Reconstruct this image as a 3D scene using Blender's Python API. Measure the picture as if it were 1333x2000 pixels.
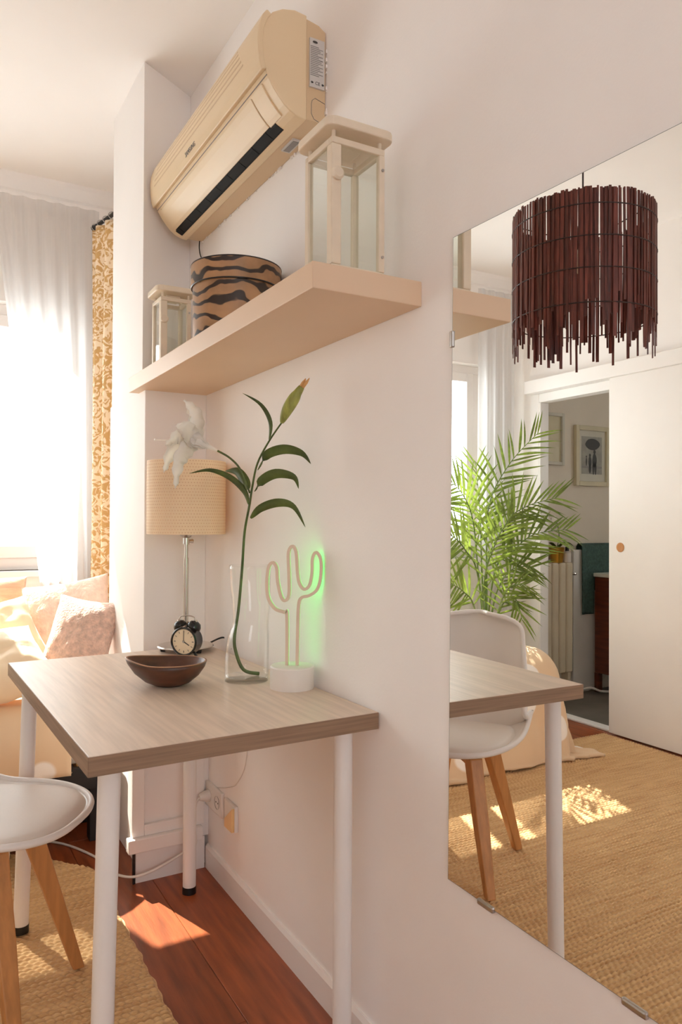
import bpy, bmesh, math, random
from mathutils import Vector, Matrix, noise as mnoise
import numpy as np
random.seed(7)
PI = math.pi
for o in list(bpy.data.objects): bpy.data.objects.remove(o)
SC = bpy.context.scene
COL = SC.collection

# ------------------------------------------------------------------ camera
F_PX, YAW, PIT, ROLL = 1469.5, .5184, .0094, .0043
cam_d = bpy.data.cameras.new('camera'); cam = bpy.data.objects.new('camera', cam_d); COL.objects.link(cam)
fw = Vector((math.sin(YAW)*math.cos(PIT), math.cos(YAW)*math.cos(PIT), math.sin(PIT)))
rt = Vector((math.cos(YAW), -math.sin(YAW), 0)); up = rt.cross(fw)
cr, sr = math.cos(ROLL), math.sin(ROLL)
rt2 = rt*cr + up*sr; up2 = up*cr - rt*sr
M = Matrix((rt2, up2, -fw)).transposed().to_4x4(); M.translation = Vector((-.8776, 0, 1.1709))
cam.matrix_world = M
cam_d.sensor_fit = 'VERTICAL'; cam_d.sensor_height = 36; cam_d.lens = F_PX/2000*36
cam_d.clip_start = .05
SC.camera = cam

# ------------------------------------------------------------------ light
W = bpy.data.worlds.new('world'); SC.world = W; W.use_nodes = True
bg = W.node_tree.nodes['Background']; bg.inputs[0].default_value = (.94, .985, 1.02, 1); bg.inputs[1].default_value = 9.5
sun_d = bpy.data.lights.new('sun', 'SUN'); sun_d.energy = 30; sun_d.angle = .009; sun_d.color = (1, .93, .83)
sun = bpy.data.objects.new('sun', sun_d); COL.objects.link(sun)
sun.rotation_euler = Vector((.314, -1, -1.17)).to_track_quat('-Z', 'Y').to_euler()
pd = bpy.data.lights.new('opening_portal', 'AREA'); pd.shape = 'RECTANGLE'; pd.size = 2.15; pd.size_y = 1.22; pd.cycles.is_portal = True
po = bpy.data.objects.new('opening_portal', pd); COL.objects.link(po); po.location = (-1.225, 3.84, 1.54)
po.rotation_euler = Vector((0, -1, 0)).to_track_quat('-Z', 'Z').to_euler()
pd2 = bpy.data.lights.new('opening_portal', 'AREA'); pd2.shape = 'RECTANGLE'; pd2.size = 1.1; pd2.size_y = 1.2; pd2.cycles.is_portal = True
po2 = bpy.data.objects.new('opening_portal', pd2); COL.objects.link(po2); po2.location = (-1.3, -2.6, 1.6)  # portal for the added opening behind the camera
po2.rotation_euler = Vector((0, 1, 0)).to_track_quat('-Z', 'Z').to_euler()
SC.cycles.max_bounces = 24; SC.cycles.diffuse_bounces = 16; SC.cycles.transparent_max_bounces = 24
vs = SC.view_settings; vs.view_transform = 'Standard'; vs.look = 'None'; vs.gamma = 1; vs.exposure = -0.38; vs.use_curve_mapping = False

# ------------------------------------------------------------------ materials
MATS = {}
def srgb(r, g, b):
    f = lambda c: (c/255/12.92) if c/255 <= .04045 else ((c/255+.055)/1.055)**2.4
    return (f(r), f(g), f(b))
def mat(name, col, rough=.5, metal=0, var=.06, scale=8, stretch=(1, 1, 1), bump=0, bscale=None, detail=3, rnd=0, coord='Object', sheen=0, trans=0, sss=0, spec=.5, col2=None):
    m = bpy.data.materials.new(name); m.use_nodes = True; nt = m.node_tree; N = nt.nodes; L = nt.links
    b = N['Principled BSDF']; b.inputs['Roughness'].default_value = rough; b.inputs['Metallic'].default_value = metal
    b.inputs['Specular IOR Level'].default_value = spec
    if sheen: b.inputs['Sheen Weight'].default_value = sheen
    if trans: b.inputs['Transmission Weight'].default_value = trans; b.inputs['IOR'].default_value = 1.45
    tc = N.new('ShaderNodeTexCoord'); mp = N.new('ShaderNodeMapping'); mp.inputs['Scale'].default_value = stretch
    L.new(tc.outputs[coord], mp.inputs[0])
    no = N.new('ShaderNodeTexNoise'); no.inputs['Scale'].default_value = scale; no.inputs['Detail'].default_value = detail
    L.new(mp.outputs[0], no.inputs['Vector'])
    cr_ = N.new('ShaderNodeValToRGB'); c2 = col2 or tuple(c*(1-var*2) for c in col); c1 = col if col2 else tuple(min(1, c*(1+var)) for c in col)
    cr_.color_ramp.elements[0].position = .3; cr_.color_ramp.elements[1].position = .7
    cr_.color_ramp.elements[0].color = (*c2, 1); cr_.color_ramp.elements[1].color = (*c1, 1)
    L.new(no.outputs['Fac'], cr_.inputs[0])
    out = cr_.outputs[0]
    if rnd:
        oi = N.new('ShaderNodeObjectInfo'); hs = N.new('ShaderNodeHueSaturation'); mr = N.new('ShaderNodeMapRange')
        mr.inputs['To Min'].default_value = 1-rnd; mr.inputs['To Max'].default_value = 1+rnd
        L.new(oi.outputs['Random'], mr.inputs['Value']); L.new(mr.outputs[0], hs.inputs['Value']); L.new(out, hs.inputs['Color']); out = hs.outputs[0]
        ad = N.new('ShaderNodeVectorMath'); ad.operation = 'ADD'; L.new(tc.outputs[coord], ad.inputs[0])
        sc_ = N.new('ShaderNodeVectorMath'); sc_.operation = 'SCALE'; sc_.inputs['Scale'].default_value = 30; cx_ = N.new('ShaderNodeCombineXYZ')
        L.new(oi.outputs['Random'], cx_.inputs[0]); L.new(oi.outputs['Random'], cx_.inputs[1]); L.new(cx_.outputs[0], sc_.inputs[0]); L.new(sc_.outputs[0], ad.inputs[1]); L.new(ad.outputs[0], mp.inputs[0])
    L.new(out, b.inputs['Base Color'])
    if bump:
        n2 = N.new('ShaderNodeTexNoise'); n2.inputs['Scale'].default_value = bscale or scale; n2.inputs['Detail'].default_value = 4
        L.new(mp.outputs[0], n2.inputs['Vector'])
        bp = N.new('ShaderNodeBump'); bp.inputs['Strength'].default_value = bump; bp.inputs['Distance'].default_value = .01
        L.new(n2.outputs['Fac'], bp.inputs['Height']); L.new(bp.outputs[0], b.inputs['Normal'])
    MATS[name] = m
    return m
def pane_mat(name, tint, refl=.05):
    m = bpy.data.materials.new(name); m.use_nodes = True; nt = m.node_tree; N = nt.nodes; L = nt.links
    N.remove(N['Principled BSDF'])
    tr = N.new('ShaderNodeBsdfTransparent'); tr.inputs[0].default_value = (*tint, 1)
    gl = N.new('ShaderNodeBsdfGlossy'); gl.inputs['Roughness'].default_value = .02
    lw = N.new('ShaderNodeLayerWeight'); pw = N.new('ShaderNodeMath'); pw.operation = 'POWER'; pw.inputs[1].default_value = 4; L.new(lw.outputs['Facing'], pw.inputs[0]); fr = N.new('ShaderNodeMath'); fr.operation = 'MULTIPLY_ADD'; fr.inputs[1].default_value = .8; fr.inputs[2].default_value = refl; L.new(pw.outputs[0], fr.inputs[0])
    mx = N.new('ShaderNodeMixShader'); L.new(fr.outputs[0], mx.inputs[0]); L.new(tr.outputs[0], mx.inputs[1]); L.new(gl.outputs[0], mx.inputs[2])
    L.new(mx.outputs[0], N['Material Output'].inputs[0]); MATS[name] = m; return m
def sheer_mat(name, col, transp):
    m = bpy.data.materials.new(name); m.use_nodes = True; nt = m.node_tree; N = nt.nodes; L = nt.links
    N.remove(N['Principled BSDF'])
    tr = N.new('ShaderNodeBsdfTransparent'); di = N.new('ShaderNodeBsdfDiffuse'); tl = N.new('ShaderNodeBsdfTranslucent')
    tc = N.new('ShaderNodeTexCoord'); no = N.new('ShaderNodeTexNoise'); no.inputs['Scale'].default_value = 3
    mp = N.new('ShaderNodeMapping'); mp.inputs['Scale'].default_value = (14, 14, .4); L.new(tc.outputs['Object'], mp.inputs[0]); L.new(mp.outputs[0], no.inputs['Vector'])
    mr = N.new('ShaderNodeMapRange'); mr.inputs['To Min'].default_value = 1-transp-.1; mr.inputs['To Max'].default_value = 1-transp+.1; L.new(no.outputs['Fac'], mr.inputs[0])
    for d in (di, tl): d.inputs[0].default_value = (*col, 1)
    m1 = N.new('ShaderNodeMixShader'); m1.inputs[0].default_value = .6; L.new(di.outputs[0], m1.inputs[1]); L.new(tl.outputs[0], m1.inputs[2])
    m2 = N.new('ShaderNodeMixShader'); L.new(mr.outputs[0], m2.inputs[0]); L.new(tr.outputs[0], m2.inputs[1]); L.new(m1.outputs[0], m2.inputs[2])
    L.new(m2.outputs[0], N['Material Output'].inputs[0]); MATS[name] = m; return m
def emit_mat(name, col, st):
    m = mat(name, col, .5, var=.02); b = m.node_tree.nodes['Principled BSDF']
    b.inputs['Emission Color'].default_value = (*col, 1); b.inputs['Emission Strength'].default_value = st; return m
def ramp_pattern(m, tex, c_lo, c_hi, p0, p1, vecscale=(1, 1, 1), coord='Object'):
    """replace the colour ramp input of a mat() material by another texture's output"""
    nt = m.node_tree; N = nt.nodes; L = nt.links
    tc = N.new('ShaderNodeTexCoord'); mp = N.new('ShaderNodeMapping'); mp.inputs['Scale'].default_value = vecscale
    L.new(tc.outputs[coord], mp.inputs[0]); t = tex(N); L.new(mp.outputs[0], t.inputs['Vector'])
    r = N.new('ShaderNodeValToRGB'); r.color_ramp.elements[0].position = p0; r.color_ramp.elements[1].position = p1
    r.color_ramp.elements[0].color = (*c_lo, 1); r.color_ramp.elements[1].color = (*c_hi, 1)
    L.new(t.outputs[0], r.inputs[0]); L.new(r.outputs[0], N['Principled BSDF'].inputs['Base Color'])
    return t

mat('wall', (.90, .878, .862), .75, var=.012, scale=3, bump=.04, bscale=160)
mat('ceiling', (.905, .89, .88), .8, var=.01, scale=3)
mat('white_gloss', (.86, .825, .80), .32, var=.012, scale=4)
mat('door_white', (.86, .845, .83), .4, var=.01, scale=4)
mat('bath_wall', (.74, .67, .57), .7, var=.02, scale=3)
mat('bath_floor', (.16, .14, .12), .5, var=.1, scale=6)
mat('plank', srgb(150, 76, 38), .33, var=.2, scale=5, stretch=(9, .8, 1), rnd=.16, bump=.05, bscale=30, detail=6)
mat('floor_base', (.05, .02, .012), .7)
mat('oak', srgb(218, 198, 180), .38, var=.07, scale=4, stretch=(22, 1.1, 22), bump=.03, detail=6)
mat('oak_edge_shaded', srgb(150, 122, 98), .5, var=.14, scale=4, stretch=(1.2, 1.2, 40), bump=.04, detail=6)  # oak darkened in colour for the shade on the backlit desk edges
mat('leg_white', (.82, .80, .78), .35, var=.01)
mat('black_plastic', (.012, .011, .011), .4)
mat('outlet_shade', (.004, .0035, .003), .8); mat('black_gloss', (.015, .013, .013), .18)
mat('beech', srgb(196, 138, 82), .45, var=.1, scale=5, stretch=(14, 14, 1.4), bump=.03, detail=5)
mat('chair_shell', (.80, .77, .74), .35, var=.01)
mat('chair_pad', (.76, .71, .65), .5, var=.02, scale=6, bump=.04, bscale=200)
mat('ac', srgb(230, 208, 172), .38, var=.02, scale=3)
mat('ac_shade', srgb(214, 188, 152), .42, var=.02, scale=3)
mat('sticker', (.62, .60, .58), .5, var=.03)
mat('ink', (.05, .05, .05), .6); mat('ink_grey', (.27, .26, .25), .6)
mat('shelf', srgb(224, 196, 166), .45, var=.02, scale=3)
mat('lantern', srgb(226, 212, 190), .42, var=.03, scale=20)
pane_mat('pane', (.97, .985, .97)); pane_mat('window_glass', (.97, .98, .97), .03); pane_mat('vase_glass', (.996, .998, .996), .018)
mat('glass', (1, 1, 1), 0, var=0, trans=1)
mat('chrome', (.62, .57, .52), .18, metal=1, var=.03)
mat('steel', (.5, .48, .46), .3, metal=1, var=.03)
mat('gold', srgb(190, 145, 60), .3, metal=1, var=.05)
m = mat('lamp_shade', srgb(253, 238, 212), .6, var=.02, scale=20)
mat('shade_dot', srgb(230, 204, 170), .7)
mat('bowl', srgb(92, 56, 38), .38, var=.3, scale=7, stretch=(1, 3, 6), detail=6)
mat('bowl_rim', srgb(170, 125, 92), .4, var=.2, scale=9)
mat('clock_face', srgb(236, 216, 186), .5, var=.02)
mat('stem', srgb(84, 100, 46), .5, var=.2, scale=30)
mat('lily_leaf', srgb(104, 120, 58), .42, var=.25, scale=18)
mat('lily_petal', srgb(252, 249, 242), .6, var=.03, scale=20, bump=.1)
mat('bud', srgb(160, 165, 84), .5, var=.2, scale=12, stretch=(6, 6, 1))
mat('bud_tip', srgb(222, 172, 110), .5, var=.1)
mat('neon_body', srgb(226, 204, 184), .45, var=.02)
emit_mat('neon_green', (.06, 1.0, .14), 3)
mat('neon_base', (.80, .77, .72), .4, var=.01)
mat('pendant', srgb(104, 50, 40), .5, var=.25, scale=6, stretch=(20, 20, 1), rnd=.3)
mat('wire', (.03, .012, .01), .5)
mat('palm_leaf', srgb(126, 146, 62), .42, var=.2, scale=8, rnd=.35)
def translucent(m, f):
    nt = m.node_tree; N = nt.nodes; L = nt.links; b_ = N['Principled BSDF']; c = b_.inputs['Base Color'].links[0].from_socket
    t = N.new('ShaderNodeBsdfTranslucent'); L.new(c, t.inputs[0]); x = N.new('ShaderNodeMixShader'); x.inputs[0].default_value = f
    L.new(b_.outputs[0], x.inputs[1]); L.new(t.outputs[0], x.inputs[2]); L.new(x.outputs[0], N['Material Output'].inputs[0])
translucent(MATS['palm_leaf'], .38); translucent(MATS['lily_petal'], .35); translucent(MATS['lily_leaf'], .25); translucent(MATS['lamp_shade'], .4)
mat('palm_stem', srgb(96, 120, 56), .5, var=.15, scale=20)
mat('pot', (.75, .72, .68), .5, var=.03)
mat('soil', (.03, .02, .014), .9, var=.3, scale=40, bump=.5)
mat('mattress', (.72, .66, .58), .8, var=.03)
mat('bed_wood', srgb(206, 160, 96), .5, var=.1, scale=5, stretch=(1, 14, 14))
mat('dark_box', (.02, .015, .014), .7)
m = mat('duvet', srgb(232, 202, 164), .75, var=.03, scale=4, sheen=.2, bump=.05, bscale=9)
def vt(N):
    t = N.new('ShaderNodeTexVoronoi'); t.inputs['Scale'].default_value = 4.6; t.inputs['Randomness'].default_value = .75; return t
ramp_pattern(m, vt, srgb(252, 247, 240), srgb(230, 202, 166), .30, .33)
mat('satin', srgb(246, 224, 190), .5, var=.02, scale=4, sheen=.3)
mat('boucle', srgb(232, 196, 178), .9, var=.12, scale=60, sheen=.5, bump=1.0, bscale=130)
mat('salmon', srgb(236, 192, 162), .9, var=.1, scale=14, stretch=(1, 1, 6), sheen=.3, bump=.5, bscale=60)
mat('knit', srgb(240, 216, 200), .9, var=.08, scale=40, sheen=.3, bump=.6, bscale=80)
sheer_mat('sheer', (.76, .75, .745), .15)
m = mat('damask', srgb(216, 180, 124), .8, var=.03, scale=4)
def wt(N):
    t = N.new('ShaderNodeTexNoise'); t.inputs['Scale'].default_value = 19; t.inputs['Detail'].default_value = 1.5; t.inputs['Distortion'].default_value = 3.2; return t
ramp_pattern(m, wt, srgb(206, 166, 108), srgb(244, 226, 198), .46, .54)
m = mat('rug', srgb(222, 186, 134), .95, var=.3, scale=5, stretch=(1.2, 26, 1), col2=srgb(190, 148, 98), detail=5, sheen=.2)
m = bpy.data.materials.new('mirror_glass'); m.use_nodes = True; b = m.node_tree.nodes['Principled BSDF']
b.inputs['Metallic'].default_value = 1; b.inputs['Roughness'].default_value = 0; b.inputs['Base Color'].default_value = (.93, .93, .91, 1); MATS['mirror_glass'] = m
mat('mirror_edge', (.25, .27, .26), .3, var=.03)
mat('socket', (.80, .76, .72), .35, var=.01); mat('socket_dark', (.25, .22, .2), .5); mat('junction_cover', srgb(236, 196, 140), .4)
mat('cable_white', (.78, .73, .68), .45)
mat('radiator', srgb(214, 202, 178), .4, var=.02)
mat('mahogany', srgb(104, 46, 24), .4, var=.25, scale=5, stretch=(1, 1, 8))
mat('teal_towel', srgb(70, 96, 92), .95, var=.15, scale=60, bump=.6, bscale=120)
mat('frame_cream', srgb(206, 196, 166), .5, var=.03); mat('paper', (.62, .60, .52), .7, var=.03); mat('print_grey', (.36, .35, .31), .7, var=.1, scale=20)
mat('tub', (.72, .70, .68), .4, var=.02); mat('marble', (.75, .72, .66), .3, var=.08)
# tiger stripes for the hat box: distorted waves
m = mat('tiger', srgb(176, 136, 98), .35, var=.15, scale=16)
nt = m.node_tree; N = nt.nodes; L = nt.links; pb = N['Principled BSDF']; old = pb.inputs['Base Color'].links[0].from_socket
tc = N.new('ShaderNodeTexCoord'); mp = N.new('ShaderNodeMapping'); mp.inputs['Scale'].default_value = (1, 1, 1.15); L.new(tc.outputs['Object'], mp.inputs[0])
wv = N.new('ShaderNodeTexWave'); wv.wave_type = 'BANDS'; wv.bands_direction = 'Z'; wv.inputs['Scale'].default_value = 6.6; wv.inputs['Distortion'].default_value = 9.5; wv.inputs['Detail'].default_value = 2.4; wv.inputs['Detail Scale'].default_value = 1.3
L.new(mp.outputs[0], wv.inputs['Vector']); rp = N.new('ShaderNodeValToRGB'); rp.color_ramp.elements[0].position = .18; rp.color_ramp.elements[1].position = .34
rp.color_ramp.elements[0].color = (0, 0, 0, 1); rp.color_ramp.elements[1].color = (1, 1, 1, 1); L.new(wv.outputs[1], rp.inputs[0])
mx = N.new('ShaderNodeMixRGB'); mx.inputs[1].default_value = (.035, .022, .016, 1); L.new(rp.outputs[0], mx.inputs[0]); L.new(old, mx.inputs[2]); L.new(mx.outputs[0], pb.inputs['Base Color'])

# ------------------------------------------------------------------ geometry helpers
class MB:
    def __init__(s): s.v = []; s.f = []
    def add(s, v, f):
        n = len(s.v); s.v += [tuple(p) for p in v]; s.f += [tuple(i+n for i in q) for q in f]; return s
    def box(s, x0, x1, y0, y1, z0, z1):
        x0, x1 = min(x0, x1), max(x0, x1); y0, y1 = min(y0, y1), max(y0, y1); z0, z1 = min(z0, z1), max(z0, z1)
        return s.add([(x0, y0, z0), (x1, y0, z0), (x1, y1, z0), (x0, y1, z0), (x0, y0, z1), (x1, y0, z1), (x1, y1, z1), (x0, y1, z1)],
                     [(0, 3, 2, 1), (4, 5, 6, 7), (0, 1, 5, 4), (1, 2, 6, 5), (2, 3, 7, 6), (3, 0, 4, 7)])
    def prism(s, poly, z0, z1, ax='z'):
        n = len(poly)
        P = {'z': lambda a, b, c: (a, b, c), 'y': lambda a, b, c: (a, c, b), 'x': lambda a, b, c: (c, a, b)}[ax]
        v = [P(a, b, z0) for a, b in poly] + [P(a, b, z1) for a, b in poly]
        return s.add(v, [tuple(range(n))[::-1], tuple(range(n, 2*n))] + [(i, (i+1) % n, n+(i+1) % n, n+i) for i in range(n)])
    def tube(s, path, r, n=10, cap=True, flat=1.0):
        P = [Vector(p) for p in path]; R = r if isinstance(r, (list, tuple)) else [r]*len(P); v = []; a = None
        for i, p in enumerate(P):
            t = (P[min(i+1, len(P)-1)]-P[max(i-1, 0)]).normalized()
            if a is None: a = t.cross(Vector((0, 0, 1)) if abs(t.z) < .9 else Vector((1, 0, 0))).normalized()
            else: a = (a - t*a.dot(t)).normalized()
            b_ = t.cross(a)
            v += [p + a*R[i]*math.cos(2*PI*k/n) + b_*R[i]*flat*math.sin(2*PI*k/n) for k in range(n)]
        f = [(i*n+k, i*n+(k+1) % n, (i+1)*n+(k+1) % n, (i+1)*n+k) for i in range(len(P)-1) for k in range(n)]
        if cap: f += [tuple(range(n))[::-1], tuple(range((len(P)-1)*n, len(P)*n))]
        return s.add(v, f)
    def lathe(s, prof, n=32, c=(0, 0), cap=False):
        v = [(c[0]+r*math.cos(2*PI*k/n), c[1]+r*math.sin(2*PI*k/n), z) for r, z in prof for k in range(n)]
        f = [(i*n+k, i*n+(k+1) % n, (i+1)*n+(k+1) % n, (i+1)*n+k) for i in range(len(prof)-1) for k in range(n)]
        if cap: f += [tuple(range(n))[::-1], tuple(range((len(prof)-1)*n, len(prof)*n))]
        return s.add(v, f)
    def grid(s, fn, nu, nv):
        v = [fn(i/nu, j/nv) for i in range(nu+1) for j in range(nv+1)]
        return s.add(v, [(i*(nv+1)+j, (i+1)*(nv+1)+j, (i+1)*(nv+1)+j+1, i*(nv+1)+j+1) for i in range(nu) for j in range(nv)])
    def xf(s, Mx): s.v = [tuple(Mx @ Vector(p)) for p in s.v]; return s
    def mesh(s, name, smooth=False, bevel=0, seg=2, weld=False, angle=None):
        me = bpy.data.meshes.new(name); me.from_pydata(s.v, [], s.f)
        bm = bmesh.new(); bm.from_mesh(me)
        if weld: bmesh.ops.remove_doubles(bm, verts=bm.verts, dist=1e-5)
        bmesh.ops.recalc_face_normals(bm, faces=bm.faces)
        if bevel: bmesh.ops.bevel(bm, geom=[e for e in bm.edges if len(e.link_faces) == 2 and e.calc_face_angle(0) > .5], offset=bevel, segments=seg, affect='EDGES', profile=.5)
        bm.to_mesh(me); bm.free()
        if smooth: me.polygons.foreach_set('use_smooth', [True]*len(me.polygons))
        if angle: me.set_sharp_from_angle(angle=angle)
        return me
    def build(s, name, m, parent=None, smooth=False, bevel=0, seg=2, weld=False, solid=0, angle=None, sub=0):
        me = s.mesh(name, smooth, bevel, seg, weld, angle); me.materials.append(MATS[m])
        o = bpy.data.objects.new(name, me); COL.objects.link(o); o.parent = parent
        if solid: q = o.modifiers.new('solid', 'SOLIDIFY'); q.thickness = solid; q.offset = 0
        if sub: q = o.modifiers.new('sub', 'SUBSURF'); q.levels = sub; q.render_levels = sub
        return o
def tag(o, label=None, cat=None, group=None, kind=None):
    for k, v in (('label', label), ('category', cat), ('group', group), ('kind', kind)):
        if v: o[k] = v
    return o
def empty(name, loc, rz, label, cat, group=None):
    o = bpy.data.objects.new(name, None); COL.objects.link(o); o.location = loc; o.rotation_euler = (0, 0, rz); o.empty_display_size = .05
    return tag(o, label, cat, group)
def inst(name, me, parent=None, loc=(0, 0, 0), rot=(0, 0, 0), scale=(1, 1, 1)):
    o = bpy.data.objects.new(name, me); COL.objects.link(o); o.parent = parent; o.location = loc; o.rotation_euler = rot; o.scale = scale; return o
def struct(o, label=None, cat=None): return tag(o, label, cat, kind='structure')
def text(name, s, size, m, parent, Mx, depth=.0004):
    c = bpy.data.curves.new(name, 'FONT'); c.body = s; c.size = size; c.align_x = 'CENTER'; c.align_y = 'CENTER'; c.extrude = depth; c.resolution_u = 3
    o = bpy.data.objects.new(name, c); COL.objects.link(o)
    me = bpy.data.meshes.new_from_object(o.evaluated_get(bpy.context.evaluated_depsgraph_get())); bpy.data.objects.remove(o)
    me.materials.clear(); me.materials.append(MATS[m]); me.transform(Mx); p = bpy.data.objects.new(name, me); COL.objects.link(p); p.parent = parent; return p
def smooth_path(P, n=6):
    P = [Vector(p) for p in P]; out = []
    for i in range(len(P)-1):
        a, b_, c, d = P[max(i-1, 0)], P[i], P[i+1], P[min(i+2, len(P)-1)]
        for k in range(n):
            t = k/n; out.append(.5*((2*b_)+(c-a)*t+(2*a-5*b_+4*c-d)*t*t+(3*b_-a-3*c+d)*t**3))
    return out+[P[-1]]
def nz(x, y=0, z=0, s=1): return mnoise.noise(Vector((x*s, y*s, z*s)))

# ------------------------------------------------------------------ room shell
XL, YW, YB, ZC = -2.52, 3.70, -2.5, 2.72
wr = struct(MB().box(0, .12, YB-.15, YW+.2, -.05, ZC+.05).build('wall_right', 'wall'), 'pale plaster wall carrying the mirror, shelf and air conditioner', 'wall')
# window wall, opening X -2.30..-.15, Z .93..2.15
w = MB().box(-2.30, -.15, YW, YW+.12, -.05, .93).box(-2.30, -.15, YW, YW+.12, 2.15, ZC+.05).box(-.15, 0, YW, YW+.12, -.05, ZC+.05).box(-4.2, -2.30, YW, YW+.12, -.05, ZC+.05)
struct(w.build('wall_back', 'wall'), 'white wall around the curtained window', 'wall')
# opposite wall with the doorway Y 2.45..3.39 (partly covered by the sliding panel)
w = MB().box(XL-.04, XL, YB, 2.30, -.05, ZC+.05).box(XL-.04, XL, 3.425, YW, -.05, ZC+.05).box(XL-.04, XL, 2.30, 3.425, 1.895, ZC+.05)
struct(w.build('wall_left', 'wall'), 'white wall with the sliding door, seen in the mirror', 'wall')
w = MB().box(XL-.1, -1.85, YB-.15, YB, -.05, ZC+.05).box(-.75, 0, YB-.15, YB, -.05, ZC+.05).box(-1.85, -.75, YB-.15, YB, 2.2, ZC+.05).box(-1.85, -.75, YB-.15, YB, -.05, 1.0)  # opening behind the camera is added to let in fill light
struct(w.build('wall_front', 'wall'), 'unseen white wall with an opening added for fill light', 'wall')
struct(MB().box(-4.2, .12, YB-.15, YW+.2, ZC, ZC+.1).build('ceiling', 'ceiling'), 'smooth white ceiling', 'ceiling')
fl = struct(MB().box(XL, 0, YB, YW, -.08, -.008).build('floor', 'floor_base'), 'reddish brown wooden plank floor', 'floor')
PWD, PLN = .19, 1.21
pm = {}
for c in range(14):
    x1 = -c*PWD; x0 = max(x1-PWD, XL)
    if x1-x0 < .02: continue
    y = YB-.37*((c*2) % 3)-.2*(c % 2)+.24
    while y < YW:
        a, b_ = max(y, YB), min(y+PLN, YW); y += PLN
        if b_-a < .04: continue
        key = (round(x1-x0, 3), round(b_-a, 3))
        if key not in pm:
            pm[key] = MB().box(-key[0]+.0006, -.0006, .0006, key[1]-.0006, -.009, 0).mesh('plank', bevel=.0012, seg=1); pm[key].materials.append(MATS['plank'])
        inst('plank', pm[key], fl, (x1, a, 0))
# pillar between desk and window, deeper above the shelf
w = MB().prism([(-.212, 2.475), (0, 2.475), (0, 2.98), (-.212, 2.98)], 0, 1.60)
w.prism([(-.206, 2.535), (0, 2.665), (0, 2.98), (-.206, 2.98)], 1.60, ZC)
struct(w.build('wall_pillar', 'wall', bevel=.003), 'white pillar between the desk corner and the window', 'wall')
# baseboards and cornice
def baseboard(name, poly_pts, nrm):
    pass
bb = MB().prism([(0, 0), (-.012, 0), (-.012, .068), (-.006, .078), (0, .078)], YB, 2.43, 'y')
struct(bb.build('baseboard_right', 'white_gloss'), 'white baseboard along the desk wall', 'baseboard')
struct(MB().prism([(XL, 0), (XL+.012, 0), (XL+.012, .07), (XL, .078)], YB, 1.75, 'y').build('baseboard_left', 'white_gloss'), 'white baseboard beside the sliding door', 'baseboard')
struct(MB().prism([(YW, ZC), (YW-.06, ZC), (YW-.055, ZC-.02), (YW-.02, ZC-.06), (YW, ZC-.065)], XL, 0, 'x').build('trim_1', 'ceiling'), 'plaster cornice above the window wall', 'trim')
# window
wn = struct(MB().box(-2.30, -.15, YW+.06, YW+.11, .93, .985).box(-2.30, -.15, YW+.06, YW+.11, 2.10, 2.15).box(-2.30, -2.24, YW+.06, YW+.11, .985, 2.10).box(-.21, -.15, YW+.06, YW+.11, .985, 2.10).build('window_1', 'white_gloss', bevel=.003), 'white framed window glowing behind sheer curtains', 'window')
for i in range(3):
    x0 = -2.24+i*.6767; x1 = x0+.6767
    s_ = MB().box(x0, x0+.05, YW+.05, YW+.09, .985, 2.10).box(x1-.05, x1, YW+.05, YW+.09, .985, 2.10).box(x0+.05, x1-.05, YW+.05, YW+.09, .985, 1.04).box(x0+.05, x1-.05, YW+.05, YW+.09, 2.045, 2.10).build('sash', 'white_gloss', wn, bevel=.003)
    MB().box(x0+.05, x1-.05, YW+.067, YW+.072, 1.04, 2.045).build('pane', 'window_glass', s_)
MB().box(-2.34, -.11, YW-.03, YW+.06, .90, .93).build('window_sill', 'white_gloss', wn, bevel=.004)
# door on the opposite wall: casing, track and sliding panel
dr = struct(MB().box(XL, XL+.03, 3.425, 3.497, 0, 1.95).box(XL, XL+.03, 1.6, 3.425, 1.895, 1.95).box(XL-.04, XL+.03, 3.41, 3.426, 0, 1.895).build('door_1', 'door_white', bevel=.004), 'white doorway with sliding panel, seen in the mirror', 'door')
MB().box(XL, XL+.085, 1.5, 3.497, 1.95, 2.03).build('track_cover', 'door_white', dr, bevel=.004)
pnl = MB().box(XL+.035, XL+.07, 1.70, 2.852, .012, 1.95).build('sliding_panel', 'door_white', dr, bevel=.003)
h = MB().lathe([(0, 0), (.017, 0), (.024, .002), (.026, .0), (.026, -.004), (0, -.004)], 24).xf(Matrix.Translation((XL+.0705, 2.775, 1.025)) @ Matrix.Rotation(PI/2, 4, 'Y')).build('finger_pull', 'beech', pnl, smooth=True)
MB().box(XL-.04, XL+.03, 2.30, 3.41, 0, .012).build('threshold', 'white_gloss', dr, bevel=.003)
# room beyond the door
struct(MB().box(-4.2, XL-.0005, 1.4, YW, -.08, -.0005).build('floor', 'bath_floor'), 'dark grey floor of the room beyond the doorway', 'floor')
struct(MB().box(-4.3, -4.2, 1.4, 2.0, -.05, ZC).box(-4.3, -4.2, 2.6, YW+.2, -.05, ZC).box(-4.3, -4.2, 2.0, 2.6, -.05, 1.3).box(-4.3, -4.2, 2.0, 2.6, 1.9, ZC).build('wall_far', 'bath_wall'), 'grey end wall of the room beyond the doorway', 'wall')  # unseen opening added to brighten the room beyond the doorway
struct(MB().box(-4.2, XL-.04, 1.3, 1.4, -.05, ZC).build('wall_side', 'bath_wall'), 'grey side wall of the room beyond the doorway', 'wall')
struct(MB().box(-4.2, XL-.041, YW-.012, YW-.0005, 0, ZC).build('wall_rear', 'bath_wall'), 'shaded wall with framed pictures beyond the doorway', 'wall')
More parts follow.
